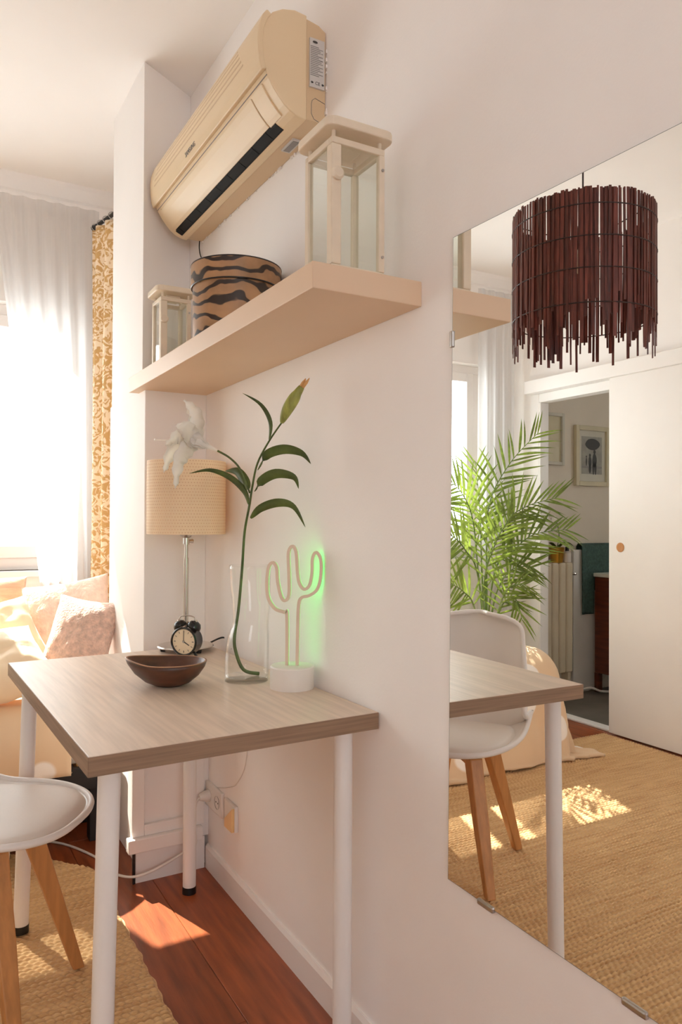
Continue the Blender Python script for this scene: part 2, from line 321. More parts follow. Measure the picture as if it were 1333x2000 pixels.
struct(MB().box(-4.2, XL-.041, YW-.026, YW-.0125, 0, .09).build('baseboard_rear', 'white_gloss'), 'white baseboard beyond the doorway', 'baseboard')

# ------------------------------------------------------------------ mirror
mi = empty('wall_mirror', (0, .62, .4976), 0, 'large frameless rectangular mirror clipped to the wall', 'mirror'); mi.rotation_euler = (.0085, 0, 0)
MB().box(-.005, -.0005, -.55, .502, 0, 1.195).build('backing', 'mirror_edge', mi)
MB().add([(-.0052, -.549, .001), (-.0052, .501, .001), (-.0052, .501, 1.194), (-.0052, -.549, 1.194)], [(0, 1, 2, 3)]).build('mirror_face', 'mirror_glass', mi)
clip_me = MB().box(-.009, 0, -.021, .021, -.006, .005).mesh('clip', bevel=.003); clip_me.materials.append(MATS['steel'])
for y, z in ((.395, 0), (.085, 0)): inst('clip', clip_me, mi, (0, y, z))
inst('clip', clip_me, mi, (0, .502, 1.005), (PI/2, 0, 0), (1, .75, 1))

# ------------------------------------------------------------------ desk
T = .757
dk = empty('desk', (-.004, 1.3655, 0), .0267, 'light oak desk with white tubular legs against the wall', 'desk')
tp = MB().box(-.605, 0, 0, .988, T-.036, T).build('desktop', 'oak', dk, bevel=.0015)
MB().box(-.605, 0, -.0012, .0005, T-.0355, T-.0008).build('edge_band', 'oak_edge_shaded', tp)
MB().box(-.6062, -.6045, 0, .988, T-.0355, T-.0008).build('edge_band', 'oak_edge_shaded', tp)
for lx, ly, tilt in ((-.055, .055, (0, 0)), (-.555, .055, (.0, .010)), (-.085, .925, (.0, .0)), (-.556, .925, (.0, .014))):
    z0 = .0142 if lx < -.3 else 0
    def leg(r0, a, b_): return MB().tube([(lx-tilt[1]*(1-t)*1.4, ly, z0+(a+(b_-a)*t)) for t in (0, 1)], r0, 24)
    g = leg(.0205, .02, T-.036-z0).build('leg', 'leg_white', dk, smooth=True, angle=.6)
    MB().tube([(lx-tilt[1]*1.4, ly, z0), (lx-tilt[1]*1.4, ly, z0+.022)], .0215, 24).build('foot', 'black_plastic', g, smooth=True, angle=.6)
    MB().lathe([(0, T-.0365), (.036, T-.0365), (.036, T-.042), (0, T-.042)], 24, (lx, ly)).build('mounting_plate', 'leg_white', g)

# ------------------------------------------------------------------ floating shelf
sh = MB().box(-.245, 0, 0, 1.341, -.025, .025).build('wall_shelf', 'shelf', bevel=.0018)
sh.location = (0, 1.2175, 1.619); tag(sh, 'thick beige floating shelf fixed above the desk', 'shelf')
ST = 1.6442

# ------------------------------------------------------------------ air conditioner
ac = empty('air_conditioner', (0, 1.619, 2.137), 0, 'yellowed cream split air conditioner unit high on the wall', 'air conditioner')
AP = [(-.055, 0), (-.07, .001), (-.085, .005), (-.100, .012), (-.115, .023), (-.130, .039), (-.145, .058), (-.156, .075), (-.163, .09), (-.169, .11), (-.172, .135), (-.173, .163), (-.170, .19), (-.162, .213), (-.145, .235), (-.12, .25), (-.088, .258), (-.055, .255)]
LA = .915
body = MB().prism([(x, z) for x, z in AP], 0, LA, 'y').build('body', 'ac', ac, bevel=.003)
MB().prism([(-.001, .004), (-.0545, .004), (-.0545, .25), (-.02, .244), (-.001, .232)], .004, LA-.004, 'y').build('chassis', 'ac_shade', ac, bevel=.002)
def aparam(s):
    s = max(0, min(.9999, s))*(len(AP)-1); i = int(s); t = s-i; a, b_ = AP[i], AP[i+1]; return (a[0]+(b_[0]-a[0])*t, a[1]+(b_[1]-a[1])*t)
def anorm(s):
    a, b_ = aparam(s-.02), aparam(s+.02); tx, tz = b_[0]-a[0], b_[1]-a[1]; l = math.hypot(tx, tz) or 1; return (-tz/l, tx/l) if True else None
def strip(s0, s1, o0, o1, y0, y1, n=12):
    pts = []
    for k in range(n+1):
        s = s0+(s1-s0)*k/n; p = aparam(s); q = anorm(s); pts.append((p, q))
    sg = -1 if (pts[n//2][1][0] > 0) else 1
    poly = [(p[0]+sg*q[0]*o1, p[1]+sg*q[1]*o1) for p, q in pts]+[(p[0]+sg*q[0]*o0, p[1]+sg*q[1]*o0) for p, q in reversed(pts)]
    return MB().prism(poly, y0, y1, 'y')
slot = strip(.10, .215, -.004, .0012, .075, .885).build('air_outlet', 'outlet_shade', ac)  # near-black strip on the shell, shade of the slot put into its colour
for k in range(9):
    strip(.11, .205, .0, .0022, .13+k*.09, .134+k*.09, 4).build('vane', 'outlet_shade', slot)
strip(.20, .405, .001, .0055, .10, .875).build('louver_flap', 'ac', ac, bevel=.0012)
strip(.19, .42, -.002, .0035, .035, .098).build('display_panel', 'ac', ac, bevel=.001)
strip(.19, .42, -.002, .0025, .877, .9).build('end_panel', 'ac', ac, bevel=.001)
fp = strip(.475, .80, -.002, .012, -.004, LA+.001, 20).build('front_panel', 'ac', ac, bevel=.003)
for k in range(5):
    s0 = .60+k*.03
    strip(s0, s0+.008, .008, .0126, .09+.012*k, LA-.05-.008*k, 2).build('groove_shade', 'ac_shade', fp)  # darker strips on the panel stand for the shade in its grooves
strip(.435, .442, -.003, .001, .002, LA-.002, 2).build('seam', 'socket_dark', body)
# brand lettering on the front panel, type sticker on the end
p = aparam(.535); q = anorm(.535); sg = -1 if q[0] > 0 else 1; q = Vector((sg*q[0], 0, sg*q[1]))
ex = Vector((0, -1, 0)); ez = q; ey = ez.cross(ex)
Mx = Matrix((ex, ey, ez)).transposed().to_4x4(); Mx.translation = Vector((p[0], .50, p[1]))+q*.0126
text('lettering', 'SAMSUNG', .019, 'ink_grey', fp, Mx)
st = MB().box(-.047, -.007, -.0014, .0045, .085, .205).build('type_sticker', 'sticker', ac)
tl = MB(); random.seed(3)
for k in range(17):
    z = .185-k*.0044; tl.box(-.0455, -.0455+.02+random.random()*.012, -.0018, -.001, z-.0012, z+.0007)
    if k % 2: tl.box(-.0115, -.0115-.004-random.random()*.008, -.0018, -.001, z-.001, z+.0006)
tl.build('printed_lines', 'ink_grey', st)
MB().add([(-.033+.007*math.cos(a*PI/8), -.0019, .196+.0032*math.sin(a*PI/8)) for a in range(16)], [tuple(range(16))]).build('printed_oval', 'ink', st)
Mt = Matrix(((1, 0, 0), (0, 0, -1), (0, 1, 0))).to_4x4(); Mt.translation = Vector((-.026, -.0016, .096))
text('printed_mark', 'CE', .011, 'ink', st, Mt, .0002)
for x in (-.041, -.012): MB().add([(x+.0035*math.cos(a*PI/5), -.0019, .096+.0035*math.sin(a*PI/5)*(1 if a % 2 else .6)) for a in range(10)], [tuple(range(10))]).build('printed_symbol', 'ink', st)
cv = MB(); ring = [(-.003, .055), (-.03, .062), (-.038, .055), (-.04, .045), (-.04, .022), (-.033, .010), (-.02, .006)]
cv.tube([(x, .0036, z) for x, z in ring], .0008, 5).build('cover_seam', 'socket_dark', ac)
lb = MB().box(-.043, -.018, .10, .17, -.0005, .0038).build('energy_label', 'sticker', ac)
MB().box(-.039, -.022, .105, .165, -.0012, .0).build('printed_patch', 'ink_grey', lb)
MB().tube(smooth_path([(-.012, LA-.01, .004), (-.008, LA+.005, -.012), (-.006, LA+.003, -.035), (-.004, LA-.004, -.05)]), .002, 6).build('drain_wire', 'black_plastic', ac, smooth=True)
# frayed sealant along the wall
sm = MB(); random.seed(5)
for k in range(40):
    y = random.random()*LA; r = .001+random.random()*.003; sm.box(-r*1.3, 0, y, y+r*2, .002-r, .004)
for k in range(9):
    z = .02+random.random()*.2; r = .001+random.random()*.002; sm.box(-r*1.3, 0, -r, .004, z, z+r*3)
sm.build('sealant_crumbs', 'white_gloss', ac)['kind'] = 'stuff'

# ------------------------------------------------------------------ lanterns on the shelf
def lantern(loc, w_, d_, hgt, label):
    L_ = empty('lantern', loc, 0, label, 'lantern', 'white lanterns on the shelf')
    x, y = w_/2, d_/2; zb, zt = .022, hgt-.045
    MB().box(-x-.008, x+.008, -y-.008, y+.008, 0, .012).box(-x, x, -y, y, .012, zb).build('base', 'lantern', L_, bevel=.003)
    pr = .0065
    for sx in (-1, 1):
        for sy in (-1, 1):
            big = sx < 0 and sy < 0
            r = .011 if big else pr
            MB().box(sx*x-sx*2*r, sx*x, sy*y-sy*2*r, sy*y, zb, zt).build('post', 'lantern', L_, bevel=.003 if big else .0015)
    fr = MB().box(-x, x, -y, -y+.012, zt, zt+.013).box(-x, x, y-.012, y, zt, zt+.013).box(-x, -x+.012, -y+.012, y-.012, zt, zt+.013).box(x-.012, x, -y+.012, y-.012, zt, zt+.013)
    fr.build('top_frame', 'lantern', L_, bevel=.002)
    for sx in (-1, 1): MB().box(sx*(x-.006)-.001, sx*(x-.006)+.001, -y+.013, y-.013, zb, zt).build('pane', 'pane', L_)
    for sy in (-1, 1): MB().box(-x+.013, x-.013, sy*(y-.006)-.001, sy*(y-.006)+.001, zb, zt).build('pane', 'pane', L_)
    MB().box(-x*.45, x*.45, -y*.45, y*.45, zt+.012, hgt-.018).build('neck', 'lantern', L_, bevel=.002)
    for sx in (-1, 1):
        for sy in (-1, 1): MB().tube([(sx*(x-.008), sy*(y-.008), zt+.012), (sx*(x-.008), sy*(y-.008), hgt-.017)], .004, 8).build('roof_pin', 'lantern', L_)
    e = .016; rr = .02; pts = []
    for cx, cy, a0 in ((x+e-rr, y+e-rr, 0), (-x-e+rr, y+e-rr, 90), (-x-e+rr, -y-e+rr, 180), (x+e-rr, -y-e+rr, 270)):
        pts += [(cx+rr*math.cos(math.radians(a0+t)), cy+rr*math.sin(math.radians(a0+t))) for t in (0, 30, 60, 90)]
    MB().prism(pts, hgt-.018, hgt).build('roof', 'lantern', L_, bevel=.003)
    MB().lathe([(0, 0), (.013, 0), (.013, .006), (.009, .009), (0, .009)], 20).xf(Matrix.Translation((-x+.011, -y-.0, zt-.06)) @ Matrix.Rotation(PI/2, 4, 'X')).build('latch', 'lantern', L_, smooth=True, angle=.6)
    for z in (zb+.03, zt-.03): MB().tube([(x-.006, -y, z), (x-.006, -y-.0025, z)], .003, 8).build('screw', 'steel', L_)
lantern((-.117, 1.325, ST), .122, .115, .302, 'tall cream lantern with glass sides at the open end of the shelf')
lantern((-.145, 2.41, ST), .10, .10, .268, 'small cream lantern with glass sides between hat box and pillar')

# ------------------------------------------------------------------ tiger hat box
hb = empty('hat_box', (-.122, 1.90, ST), 0, 'round tiger striped hat box on the shelf', 'box')
MB().lathe([(0, 0), (.112, 0), (.115, .003), (.1165, .17), (0, .17)], 56).build('body', 'tiger', hb, smooth=True, angle=.6)
MB().lathe([(.1172, .142), (.1205, .1425), (.1215, .196), (.119, .199), (0, .201)], 56).build('lid', 'tiger', hb, smooth=True, angle=.6)
MB().lathe([(.1195, .139), (.1212, .1395), (.1212, .1425), (.1195, .143)], 56).build('lid_trim', 'black_gloss', hb, smooth=True)
MB().lathe([(.1212, .1945), (.1222, .196), (.1212, .1985), (.1195, .199)], 56).build('stitched_rim', 'dark_box', hb, smooth=True)

# ------------------------------------------------------------------ table lamp
tl_ = empty('table_lamp', (-.128, 2.295, T), .3, 'chrome table lamp with perforated cream drum shade on the desk', 'lamp')
MB().lathe([(0, .012), (.085, .012), (.088, .015), (.085, .018), (.02, .021), (.012, .03), (0, .03)], 40).build('base', 'chrome', tl_, smooth=True, angle=.5)
for k in range(3):
    a = k*2*PI/3+.5; MB().lathe([(0, 0), (.008, 0), (.010, .013), (0, .013)], 14, (.07*math.cos(a), .07*math.sin(a))).build('foot', 'black_plastic', tl_, smooth=True, angle=.6)
MB().tube([(0, 0, .02), (0, 0, .29)], .0078, 16).build('pole', 'chrome', tl_, smooth=True, angle=.6)
MB().tube([(0, 0, .28), (0, 0, .47)], .0058, 16).build('inner_pole', 'chrome', tl_, smooth=True, angle=.6)
cl = MB().lathe([(.0, .332), (.010, .332), (.010, .352), (0, .352)], 16).build('collar', 'chrome', tl_, smooth=True, angle=.6)
MB().tube([(.008, 0, .342), (.024, 0, .342)], [.004, .007], 10).build('knob', 'chrome', cl, smooth=True, angle=.6)
MB().lathe([(0, .352), (.012, .354), (.022, .362), (.024, .375), (0, .375)], 20).build('socket_cup', 'chrome', tl_, smooth=True, angle=.6)
z0, z1, R_ = .365, .592, .122
sd = MB().lathe([(R_, z0), (R_, z1), (R_-.0018, z1), (R_-.0018, z0), (R_, z0)], 64).build('lamp_shade', 'lamp_shade', tl_, smooth=True, angle=.6)
dots = MB()
for j in range(24):
    for i in range(88):
        a = 2*PI*(i+.5*(j % 2))/88; z = z0+.006+j*.0094; r = R_+.0004; da = .0026/R_; dz = .0021
        dots.add([(r*math.cos(a+da*c_), r*math.sin(a+da*c_), z+dz*s_) for c_, s_ in ((-1, 0), (0, -1), (1, 0), (0, 1))], [(0, 1, 2, 3)])
dots.build('perforations', 'shade_dot', sd)['kind'] = 'stuff'
for k in range(3):
    a = k*2*PI/3; MB().tube([(0, 0, .46), (R_*.985*math.cos(a), R_*.985*math.sin(a), z1-.02)], .0015, 6).build('shade_spoke', 'steel', sd)
MB().tube(smooth_path([(.085, .0, .010), (.12, -.03, .03), (.125, -.06, .02), (.118, -.075, .006), (.105, -.1, .0035)]), .0028, 8).build('cord', 'black_plastic', tl_, smooth=True)

# ------------------------------------------------------------------ alarm clock (4 o'clock)
ck = empty('alarm_clock', (-.166, 2.165, T), 0, 'black twin bell alarm clock showing four oclock on the desk', 'clock')
ck.rotation_euler = (0, 0, math.atan2(-.66, -.70))     # local +x faces the room
RX = Matrix.Translation((0, 0, .052)) @ Matrix.Rotation(PI/2, 4, 'Y')
MB().lathe([(0, -.024), (.036, -.024), (.041, -.019), (.042, .018), (.043, .022), (.040, .025), (.037, .0235), (.036, .019), (0, .019)], 40).xf(RX).build('case', 'black_gloss', ck, smooth=True, angle=.5)
face = MB().lathe([(0, .0205), (.0365, .0205), (.0365, .019), (0, .019)], 40).xf(RX).build('dial', 'clock_face', ck)
for k in range(12):
    a = k*PI/6; c_, s_ = math.cos(a), math.sin(a); w_ = .0014 if k % 3 else .002
    MB().box(.0204, .0209, -w_/2, w_/2, .0265, .0325).xf(Matrix.Translation((0, 0, .052)) @ Matrix.Rotation(-a, 4, 'X')).build('hour_mark', 'ink', face)
MB().box(.0222, .0229, -.0008, .0008, -.004, .029).xf(Matrix.Translation((0, 0, .052)) @ Matrix.Rotation(-.03, 4, 'X')).build('minute_hand', 'ink', face)
MB().box(.0216, .0222, -.0013, .0013, -.004, .021).xf(Matrix.Translation((0, 0, .052)) @ Matrix.Rotation(-2*PI/3, 4, 'X')).build('hour_hand', 'ink', face)
MB().lathe([(0, .020), (.003, .020), (.003, .0238), (0, .0238)], 12).xf(RX).build('hub', 'steel', face)
for s in (-1, 1):
    B_ = Matrix.Translation((0, s*.022, .093)) @ Matrix.Rotation(-s*.45, 4, 'X')
    bl = MB().lathe([(0, .018), (.008, .0175), (.016, .013), (.0205, .004), (.021, -.002), (.019, -.002), (0, .012)], 26).xf(B_).build('bell', 'black_gloss', ck, smooth=True)
    MB().tube([B_ @ Vector((0, 0, -.014)), B_ @ Vector((0, 0, .023))], .0022, 8).build('bell_post', 'chrome', bl, smooth=True)
    MB().tube([(0, s*.024, .018), (0, s*.034, .0)], [.0035, .005], 10).build('foot', 'black_gloss', ck, smooth=True, angle=.6)
MB().tube(smooth_path([(0, -.026, .11), (0, -.022, .122), (0, 0, .126), (0, .022, .122), (0, .026, .11)]), .0017, 8).build('handle', 'chrome', ck, smooth=True)
MB().tube([(0, 0, .092), (0, 0, .108)], [.002, .005], 8).build('hammer', 'chrome', ck)

# ------------------------------------------------------------------ carved bowl
bo = empty('bowl', (-.318, 1.835, T), math.radians(152), 'dark carved wooden bowl with a pointed lip on the desk', 'bowl')
def bowlpt(a, rr, zz):
    r = 1+.22*max(0, math.cos(a))**5
    lift = .010*max(0, math.cos(a))**3
    return (rr*r*math.cos(a), rr*.90*math.sin(a), zz+lift*min(1, zz/.05))
prof = [(0, 0), (.03, 0), (.05, .008), (.072, .026), (.086, .046), (.0905, .060)]
pin = [(.086, .060), (.080, .046), (.064, .026), (.042, .012), (0, .0075)]
nn = 56
def bl_(pf): return MB().add([bowlpt(2*PI*k/nn, r, z) for r, z in pf for k in range(nn)], [(i*nn+k, i*nn+(k+1) % nn, (i+1)*nn+(k+1) % nn, (i+1)*nn+k) for i in range(len(pf)-1) for k in range(nn)])
bl_(prof+pin).build('body', 'bowl', bo, smooth=True, weld=True)
bl_([(.0907, .0588), (.0905, .0605), (.086, .0606), (.0855, .0588)]).build('rim', 'bowl_rim', bo, smooth=True)

# ------------------------------------------------------------------ glass vase and lily
va = empty('glass_vase', (-.128, 1.80, T), 0, 'clear kinked glass vase holding the lily', 'vase')
er = Vector((math.cos(YAW), -math.sin(YAW), 0))
VP = [(0, .056, 0), (.06, .056, .001), (.11, .053, .004), (.15, .046, .010), (.19, .048, .011), (.24, .051, .009), (.295, .0525, .0075)]
def ring(z, r, off, n=40): return [(er.x*off+r*math.cos(2*PI*k/n), er.y*off+r*math.sin(2*PI*k/n), z) for k in range(n)]
outer = smooth_path([(z, r, o) for z, r, o in VP], 4)
rings = [ring(q.x, q.y, q.z) for q in outer]; inner = [ring(max(q.x, .012), q.y-.0022, q.z) for q in reversed(outer)]
rings = [ring(0, .0005, 0)]+rings+inner+[ring(.012, .0005, 0)]; n = 40
MB().add([p for r in rings for p in r], [(i*n+k, i*n+(k+1) % n, (i+1)*n+(k+1) % n, (i+1)*n+k) for i in range(len(rings)-1) for k in range(n)]).build('vessel', 'vase_glass', va, smooth=True)
LB = Vector((-.115, 1.770, .770))
ly = empty('lily_stem', LB, 0, 'white lily stem with bud and long leaves standing in the glass vase', 'flower')
def loc_(pts): return [Vector(p)-LB for p in pts]
STEM = [(-0.100, 1.785, 0.773), (-0.140, 1.792, 0.786), (-0.158, 1.802, 0.835), (-0.160, 1.803, 0.874), (-0.152, 1.798, 0.940), (-0.146, 1.790, 1.045), (-0.144, 1.780, 1.136), (-0.139, 1.760, 1.207), (-0.136, 1.750, 1.252), (-0.131, 1.730, 1.309), (-0.118, 1.690, 1.361), (-0.103, 1.650, 1.403)]
sp = smooth_path(loc_(STEM), 5)
MB().tube(sp, [.0048-.0028*i/(len(sp)-1) for i in range(len(sp))], 10).build('stalk', 'stem', ly, smooth=True)
bp_ = smooth_path(loc_([(-0.103, 1.650, 1.403), (-0.096, 1.634, 1.432), (-0.082, 1.615, 1.466), (-0.072, 1.604, 1.486)]), 5); nb = len(bp_)
bud = MB().tube(bp_, [.002+.0125*math.sin(min(1, i/(nb-1)*1.25+.08)*PI*.72)**1.0*(1 if i < nb*.6 else 1-.55*(i-nb*.6)/(nb*.4)) for i in range(nb)], 14).build('bud', 'bud', ly, smooth=True)
e0 = bp_[-1]; dr_ = (bp_[-1]-bp_[-3]).normalized()
for k in range(4):
    o_ = Vector((math.cos(k*1.6), math.sin(k*1.6), 0))*.004
    MB().tube([e0-dr_*.004+o_*.8, e0+dr_*.012+o_*1.3, e0+dr_*.024+o_*(2.2 if k % 2 else 1.2)], [.004, .003, .0008], 8).build('bud_tip', 'bud_tip', bud, smooth=True)
MB().tube(smooth_path(loc_([(-0.142, 1.752, 1.235), (-0.164, 1.760, 1.293), (-0.188, 1.770, 1.322), (-0.218, 1.780, 1.340)]), 5), .0027, 8).build('flower_stalk', 'stem', ly, smooth=True)
def leaf(pts, wmax, parent, m, name, side=None, fold=.25, wpow=.8, tipw=.0, nsub=6, wav=0):
    P = smooth_path(pts, nsub); n = len(P); v = []
    for i, p in enumerate(P):
        t = (P[min(i+1, n-1)]-P[max(i-1, 0)]).normalized(); s_ = (side or Vector((.5, -.87, .1)))
        b_ = (s_-t*s_.dot(t)).normalized(); nn_ = t.cross(b_)
        u = i/(n-1); w_ = wmax*max(tipw, math.sin(PI*min(1, u*.97+.03)**wpow))
        r = wav*math.sin(i*1.7)
        v += [p-b_*w_+nn_*(w_*fold+r), p, p+b_*w_+nn_*(w_*fold-r)]
    f = [(3*i+k, 3*i+k+1, 3*i+k+4, 3*i+k+3) for i in range(n-1) for k in (0, 1)]
    o = MB().add(v, f).build(name, m, parent, smooth=True, solid=.0008); return o
LEAVES = [([(-0.118, 1.690, 1.361), (-0.115, 1.690, 1.408), (-0.136, 1.700, 1.451), (-0.180, 1.710, 1.477)], .0055),
 ([(-0.131, 1.730, 1.292), (-0.112, 1.720, 1.328), (-0.082, 1.680, 1.342), (-0.053, 1.640, 1.331), (-0.038, 1.620, 1.304)], .0125),
 ([(-0.135, 1.740, 1.239), (-0.121, 1.730, 1.264), (-0.093, 1.700, 1.283), (-0.059, 1.670, 1.274), (-0.051, 1.660, 1.245)], .0125),
 ([(-0.136, 1.760, 1.172), (-0.117, 1.740, 1.197), (-0.086, 1.700, 1.211), (-0.058, 1.670, 1.200), (-0.037, 1.650, 1.150)], .011),
 ([(-0.142, 1.760, 1.207), (-0.149, 1.770, 1.239), (-0.176, 1.800, 1.275), (-0.219, 1.830, 1.294), (-0.267, 1.850, 1.285)], .008),
 ([(-0.145, 1.750, 1.245), (-0.149, 1.770, 1.265), (-0.159, 1.800, 1.292), (-0.174, 1.840, 1.294)], .014)]
for pts, w_ in LEAVES: leaf(loc_(pts), w_, ly, 'lily_leaf', 'leaf', side=Vector((.35, -.45, .82)))
c0 = Vector((-0.218, 1.780, 1.340)); mid = Vector((-0.270, 1.792, 1.362)); thr = [c0, (c0+mid)/2, mid]
fb = MB().tube(loc_(smooth_path(thr, 4)), [.003+.011*(i/8)**1.3 for i in range(9)], 16, cap=False).build('flower_throat', 'lily_petal', ly, smooth=True)
for tip, bend in (((-.300, 1.795, 1.462), (-.270, 1.79, 1.425)), ((-.278, 1.84, 1.455), (-.262, 1.82, 1.41)), ((-.352, 1.77, 1.345), (-.318, 1.775, 1.372)), ((-.318, 1.80, 1.245), (-.312, 1.79, 1.315)), ((-.335, 1.84, 1.285), (-.318, 1.82, 1.34)), ((-.335, 1.745, 1.39), (-.305, 1.76, 1.385))):
    ax = (mid-c0).normalized(); B_ = Vector(bend); tp_ = Vector(tip); sd_ = (tp_-c0).cross(ax); sd_ = sd_.normalized()*.7+(tp_-c0).normalized().cross(Vector((.38, .92, 0)))*.85
    leaf(loc_([c0+ax*.02, mid, B_, tp_]), .0245, fb, 'lily_petal', 'petal', side=sd_ if sd_.length > 1e-4 else None, fold=.12, wpow=1.1, wav=.0035, nsub=9)
for k in range(5):
    o_ = Vector((0, math.cos(k*1.3), math.sin(k*1.3)))*.012
    MB().tube(loc_([mid, mid+Vector((-.04, 0, 0))+o_*.6, mid+Vector((-.065, -.004, -.002))+o_*1.4]), .0009, 6).build('stamen', 'lily_petal', fb)
MB().tube(loc_([mid, mid+Vector((-.05, 0, -.002)), mid+Vector((-.098, .002, -.002)), mid+Vector((-.102, .002, -.002))]), [.0014, .0014, .0014, .0035], 8).build('pistil', 'lily_petal', fb, smooth=True)

# ------------------------------------------------------------------ cactus neon lamp
CACT = [(0.0002, 0.055), (-0.0005, 0.178), (-0.0069, 0.1842), (-0.0302, 0.1925), (-0.0472, 0.2173), (-0.0513, 0.2526), (-0.0476, 0.2931), (-0.0373, 0.3059), (-0.0269, 0.2934), (-0.0241, 0.2594), (-0.0149, 0.2218), (-0.0045, 0.2132), (0.0044, 0.2284), (0.0042, 0.2787), (0.0026, 0.329), (0.0115, 0.3467), (0.0219, 0.3318), (0.026, 0.2791), (0.0313, 0.254), (0.0428, 0.2417), (0.0555, 0.2519), (0.0618, 0.2821), (0.0629, 0.3172), (0.0717, 0.3323), (0.0833, 0.3149), (0.0834, 0.2737), (0.0747, 0.2423), (0.0557, 0.2269), (0.0365, 0.2215), (0.0289, 0.2038), (0.0267, 0.1411), (0.0258, 0.0558)]
DX = .0125
ca = empty('cactus_neon_lamp', (-.0640, 1.6655, T), math.atan2(-.62, .785), 'cactus outline neon lamp glowing green on a round white base', 'lamp')
# local x runs along the outline plane, local +y is the lit front that faces the wall
MB().lathe([(0, 0), (.053, 0), (.054, .002), (.054, .052), (.051, .055), (0, .055)], 48).build('base', 'neon_base', ca, smooth=True, angle=.5)
cp = smooth_path([(x-DX, 0, z) for x, z in CACT], 5); nC = len(cp)
def ribbon(w_, y0, y1):
    v = []
    for i, p in enumerate(cp):
        t = (cp[min(i+1, nC-1)]-cp[max(i-1, 0)]).normalized(); nrm = Vector((-t.z, 0, t.x))
        v += [p+nrm*w_+Vector((0, y0, 0)), p-nrm*w_+Vector((0, y0, 0)), p-nrm*w_+Vector((0, y1, 0)), p+nrm*w_+Vector((0, y1, 0))]
    f = [(4*i+k, 4*i+(k+1) % 4, 4*i+4+(k+1) % 4, 4*i+4+k) for i in range(nC-1) for k in range(4)]+[(3, 2, 1, 0), tuple(4*(nC-1)+k for k in range(4))]
    return MB().add(v, f)
tb = ribbon(.0036, -.006, .004).build('neon_tube', 'neon_body', ca, smooth=True, angle=.5)
ribbon(.0030, .004, .0075).build('light_strip', 'neon_green', tb)

# ------------------------------------------------------------------ panelled cover, sockets and cables under the desk
rc = empty('radiator_cover', (-.135, 2.44, 0), 0, 'white panelled cover at the foot of the pillar', 'cover')
MB().box(-.125, .135, -.005, .0345, .105, .64).build('back_board', 'white_gloss', rc)
for x0, x1, z0, z1 in ((-.125, -.085, .15, .64), (.075, .115, .15, .64), (-.085, .075, .15, .185), (-.085, .075, .585, .64)):
    MB().box(x0, x1, -.022, -.005, z0, z1).build('frame_rail', 'white_gloss', rc, bevel=.003)
MB().box(-.14, .105, -.04, -.005, .105, .15).build('ledge', 'white_gloss', rc, bevel=.004)
MB().box(-.11, .12, -.012, .0345, 0, .105).build('plinth', 'white_gloss', rc)
MB().box(-.120, -.113, -.016, -.006, 0, .105).build('foot', 'black_plastic', rc)
so = empty('wall_socket', (0, 2.36, .25), 0, 'white double wall socket with a plug beneath the desk', 'socket')
MB().box(-.011, 0, -.076, .076, -.040, .040).build('plate', 'socket', so, bevel=.003)
for y in (-.037, .037):
    c_ = MB().lathe([(.021, .0125), (.0205, .011), (.019, .0105), (.0, .0105)], 24).xf(Matrix.Translation((0, y, 0)) @ Matrix.Rotation(-PI/2, 4, 'Y')).build('outlet', 'socket_dark' if y < 0 else 'socket', so, smooth=True)
    if y < 0:
        for s in (-1, 1): MB().tube([(-.0105, y+s*.009, 0), (-.0118, y+s*.009, 0)], .0028, 8).build('hole', 'black_plastic', c_)
MB().tube([(-.011, .037, 0), (-.014, .037, 0), (-.028, .037, 0), (-.045, .037, -.001)], [.019, .019, .017, .010], 20).build('plug', 'cable_white', so, smooth=True, angle=.6)
jb = empty('phone_socket', (0, 2.212, .247), 0, 'small square phone socket with yellowed half cover near the baseboard', 'socket')
MB().box(-.012, 0, -.046, .046, -.040, .040).build('plate', 'socket', jb, bevel=.003)
MB().prism([(-.044, -.038), (.018, -.038), (.018, -.012), (-.044, .036)], -.022, -.0115, 'x').build('cover', 'junction_cover', jb, bevel=.002)
pc = MB().tube(smooth_path([(-.046, 2.397, .248), (-.062, 2.385, .23), (-.065, 2.385, .16), (-.06, 2.390, .10), (-.10, 2.385, .085), (-.16, 2.385, .062), (-.22, 2.385, .045), (-.27, 2.41, .034), (-.30, 2.52, .012), (-.315, 2.66, .005), (-.40, 2.84, .005), (-.52, 2.95, .005)], 6), .0042, 8).build('power_cable', 'cable_white', smooth=True)
tag(pc, 'white power cable sagging along the panelled cover to the socket', 'cable')
wc = MB().tube(smooth_path([(-.002, 2.34, .292), (-.002, 2.25, .32), (-.002, 2.17, .36), (-.0015, 2.10, .46), (-.0015, 2.08, .70)], 6), .0015, 6).build('thin_wire', 'cable_white', smooth=True)
tag(wc, 'thin white wire tacked to the wall above the double socket', 'wire')

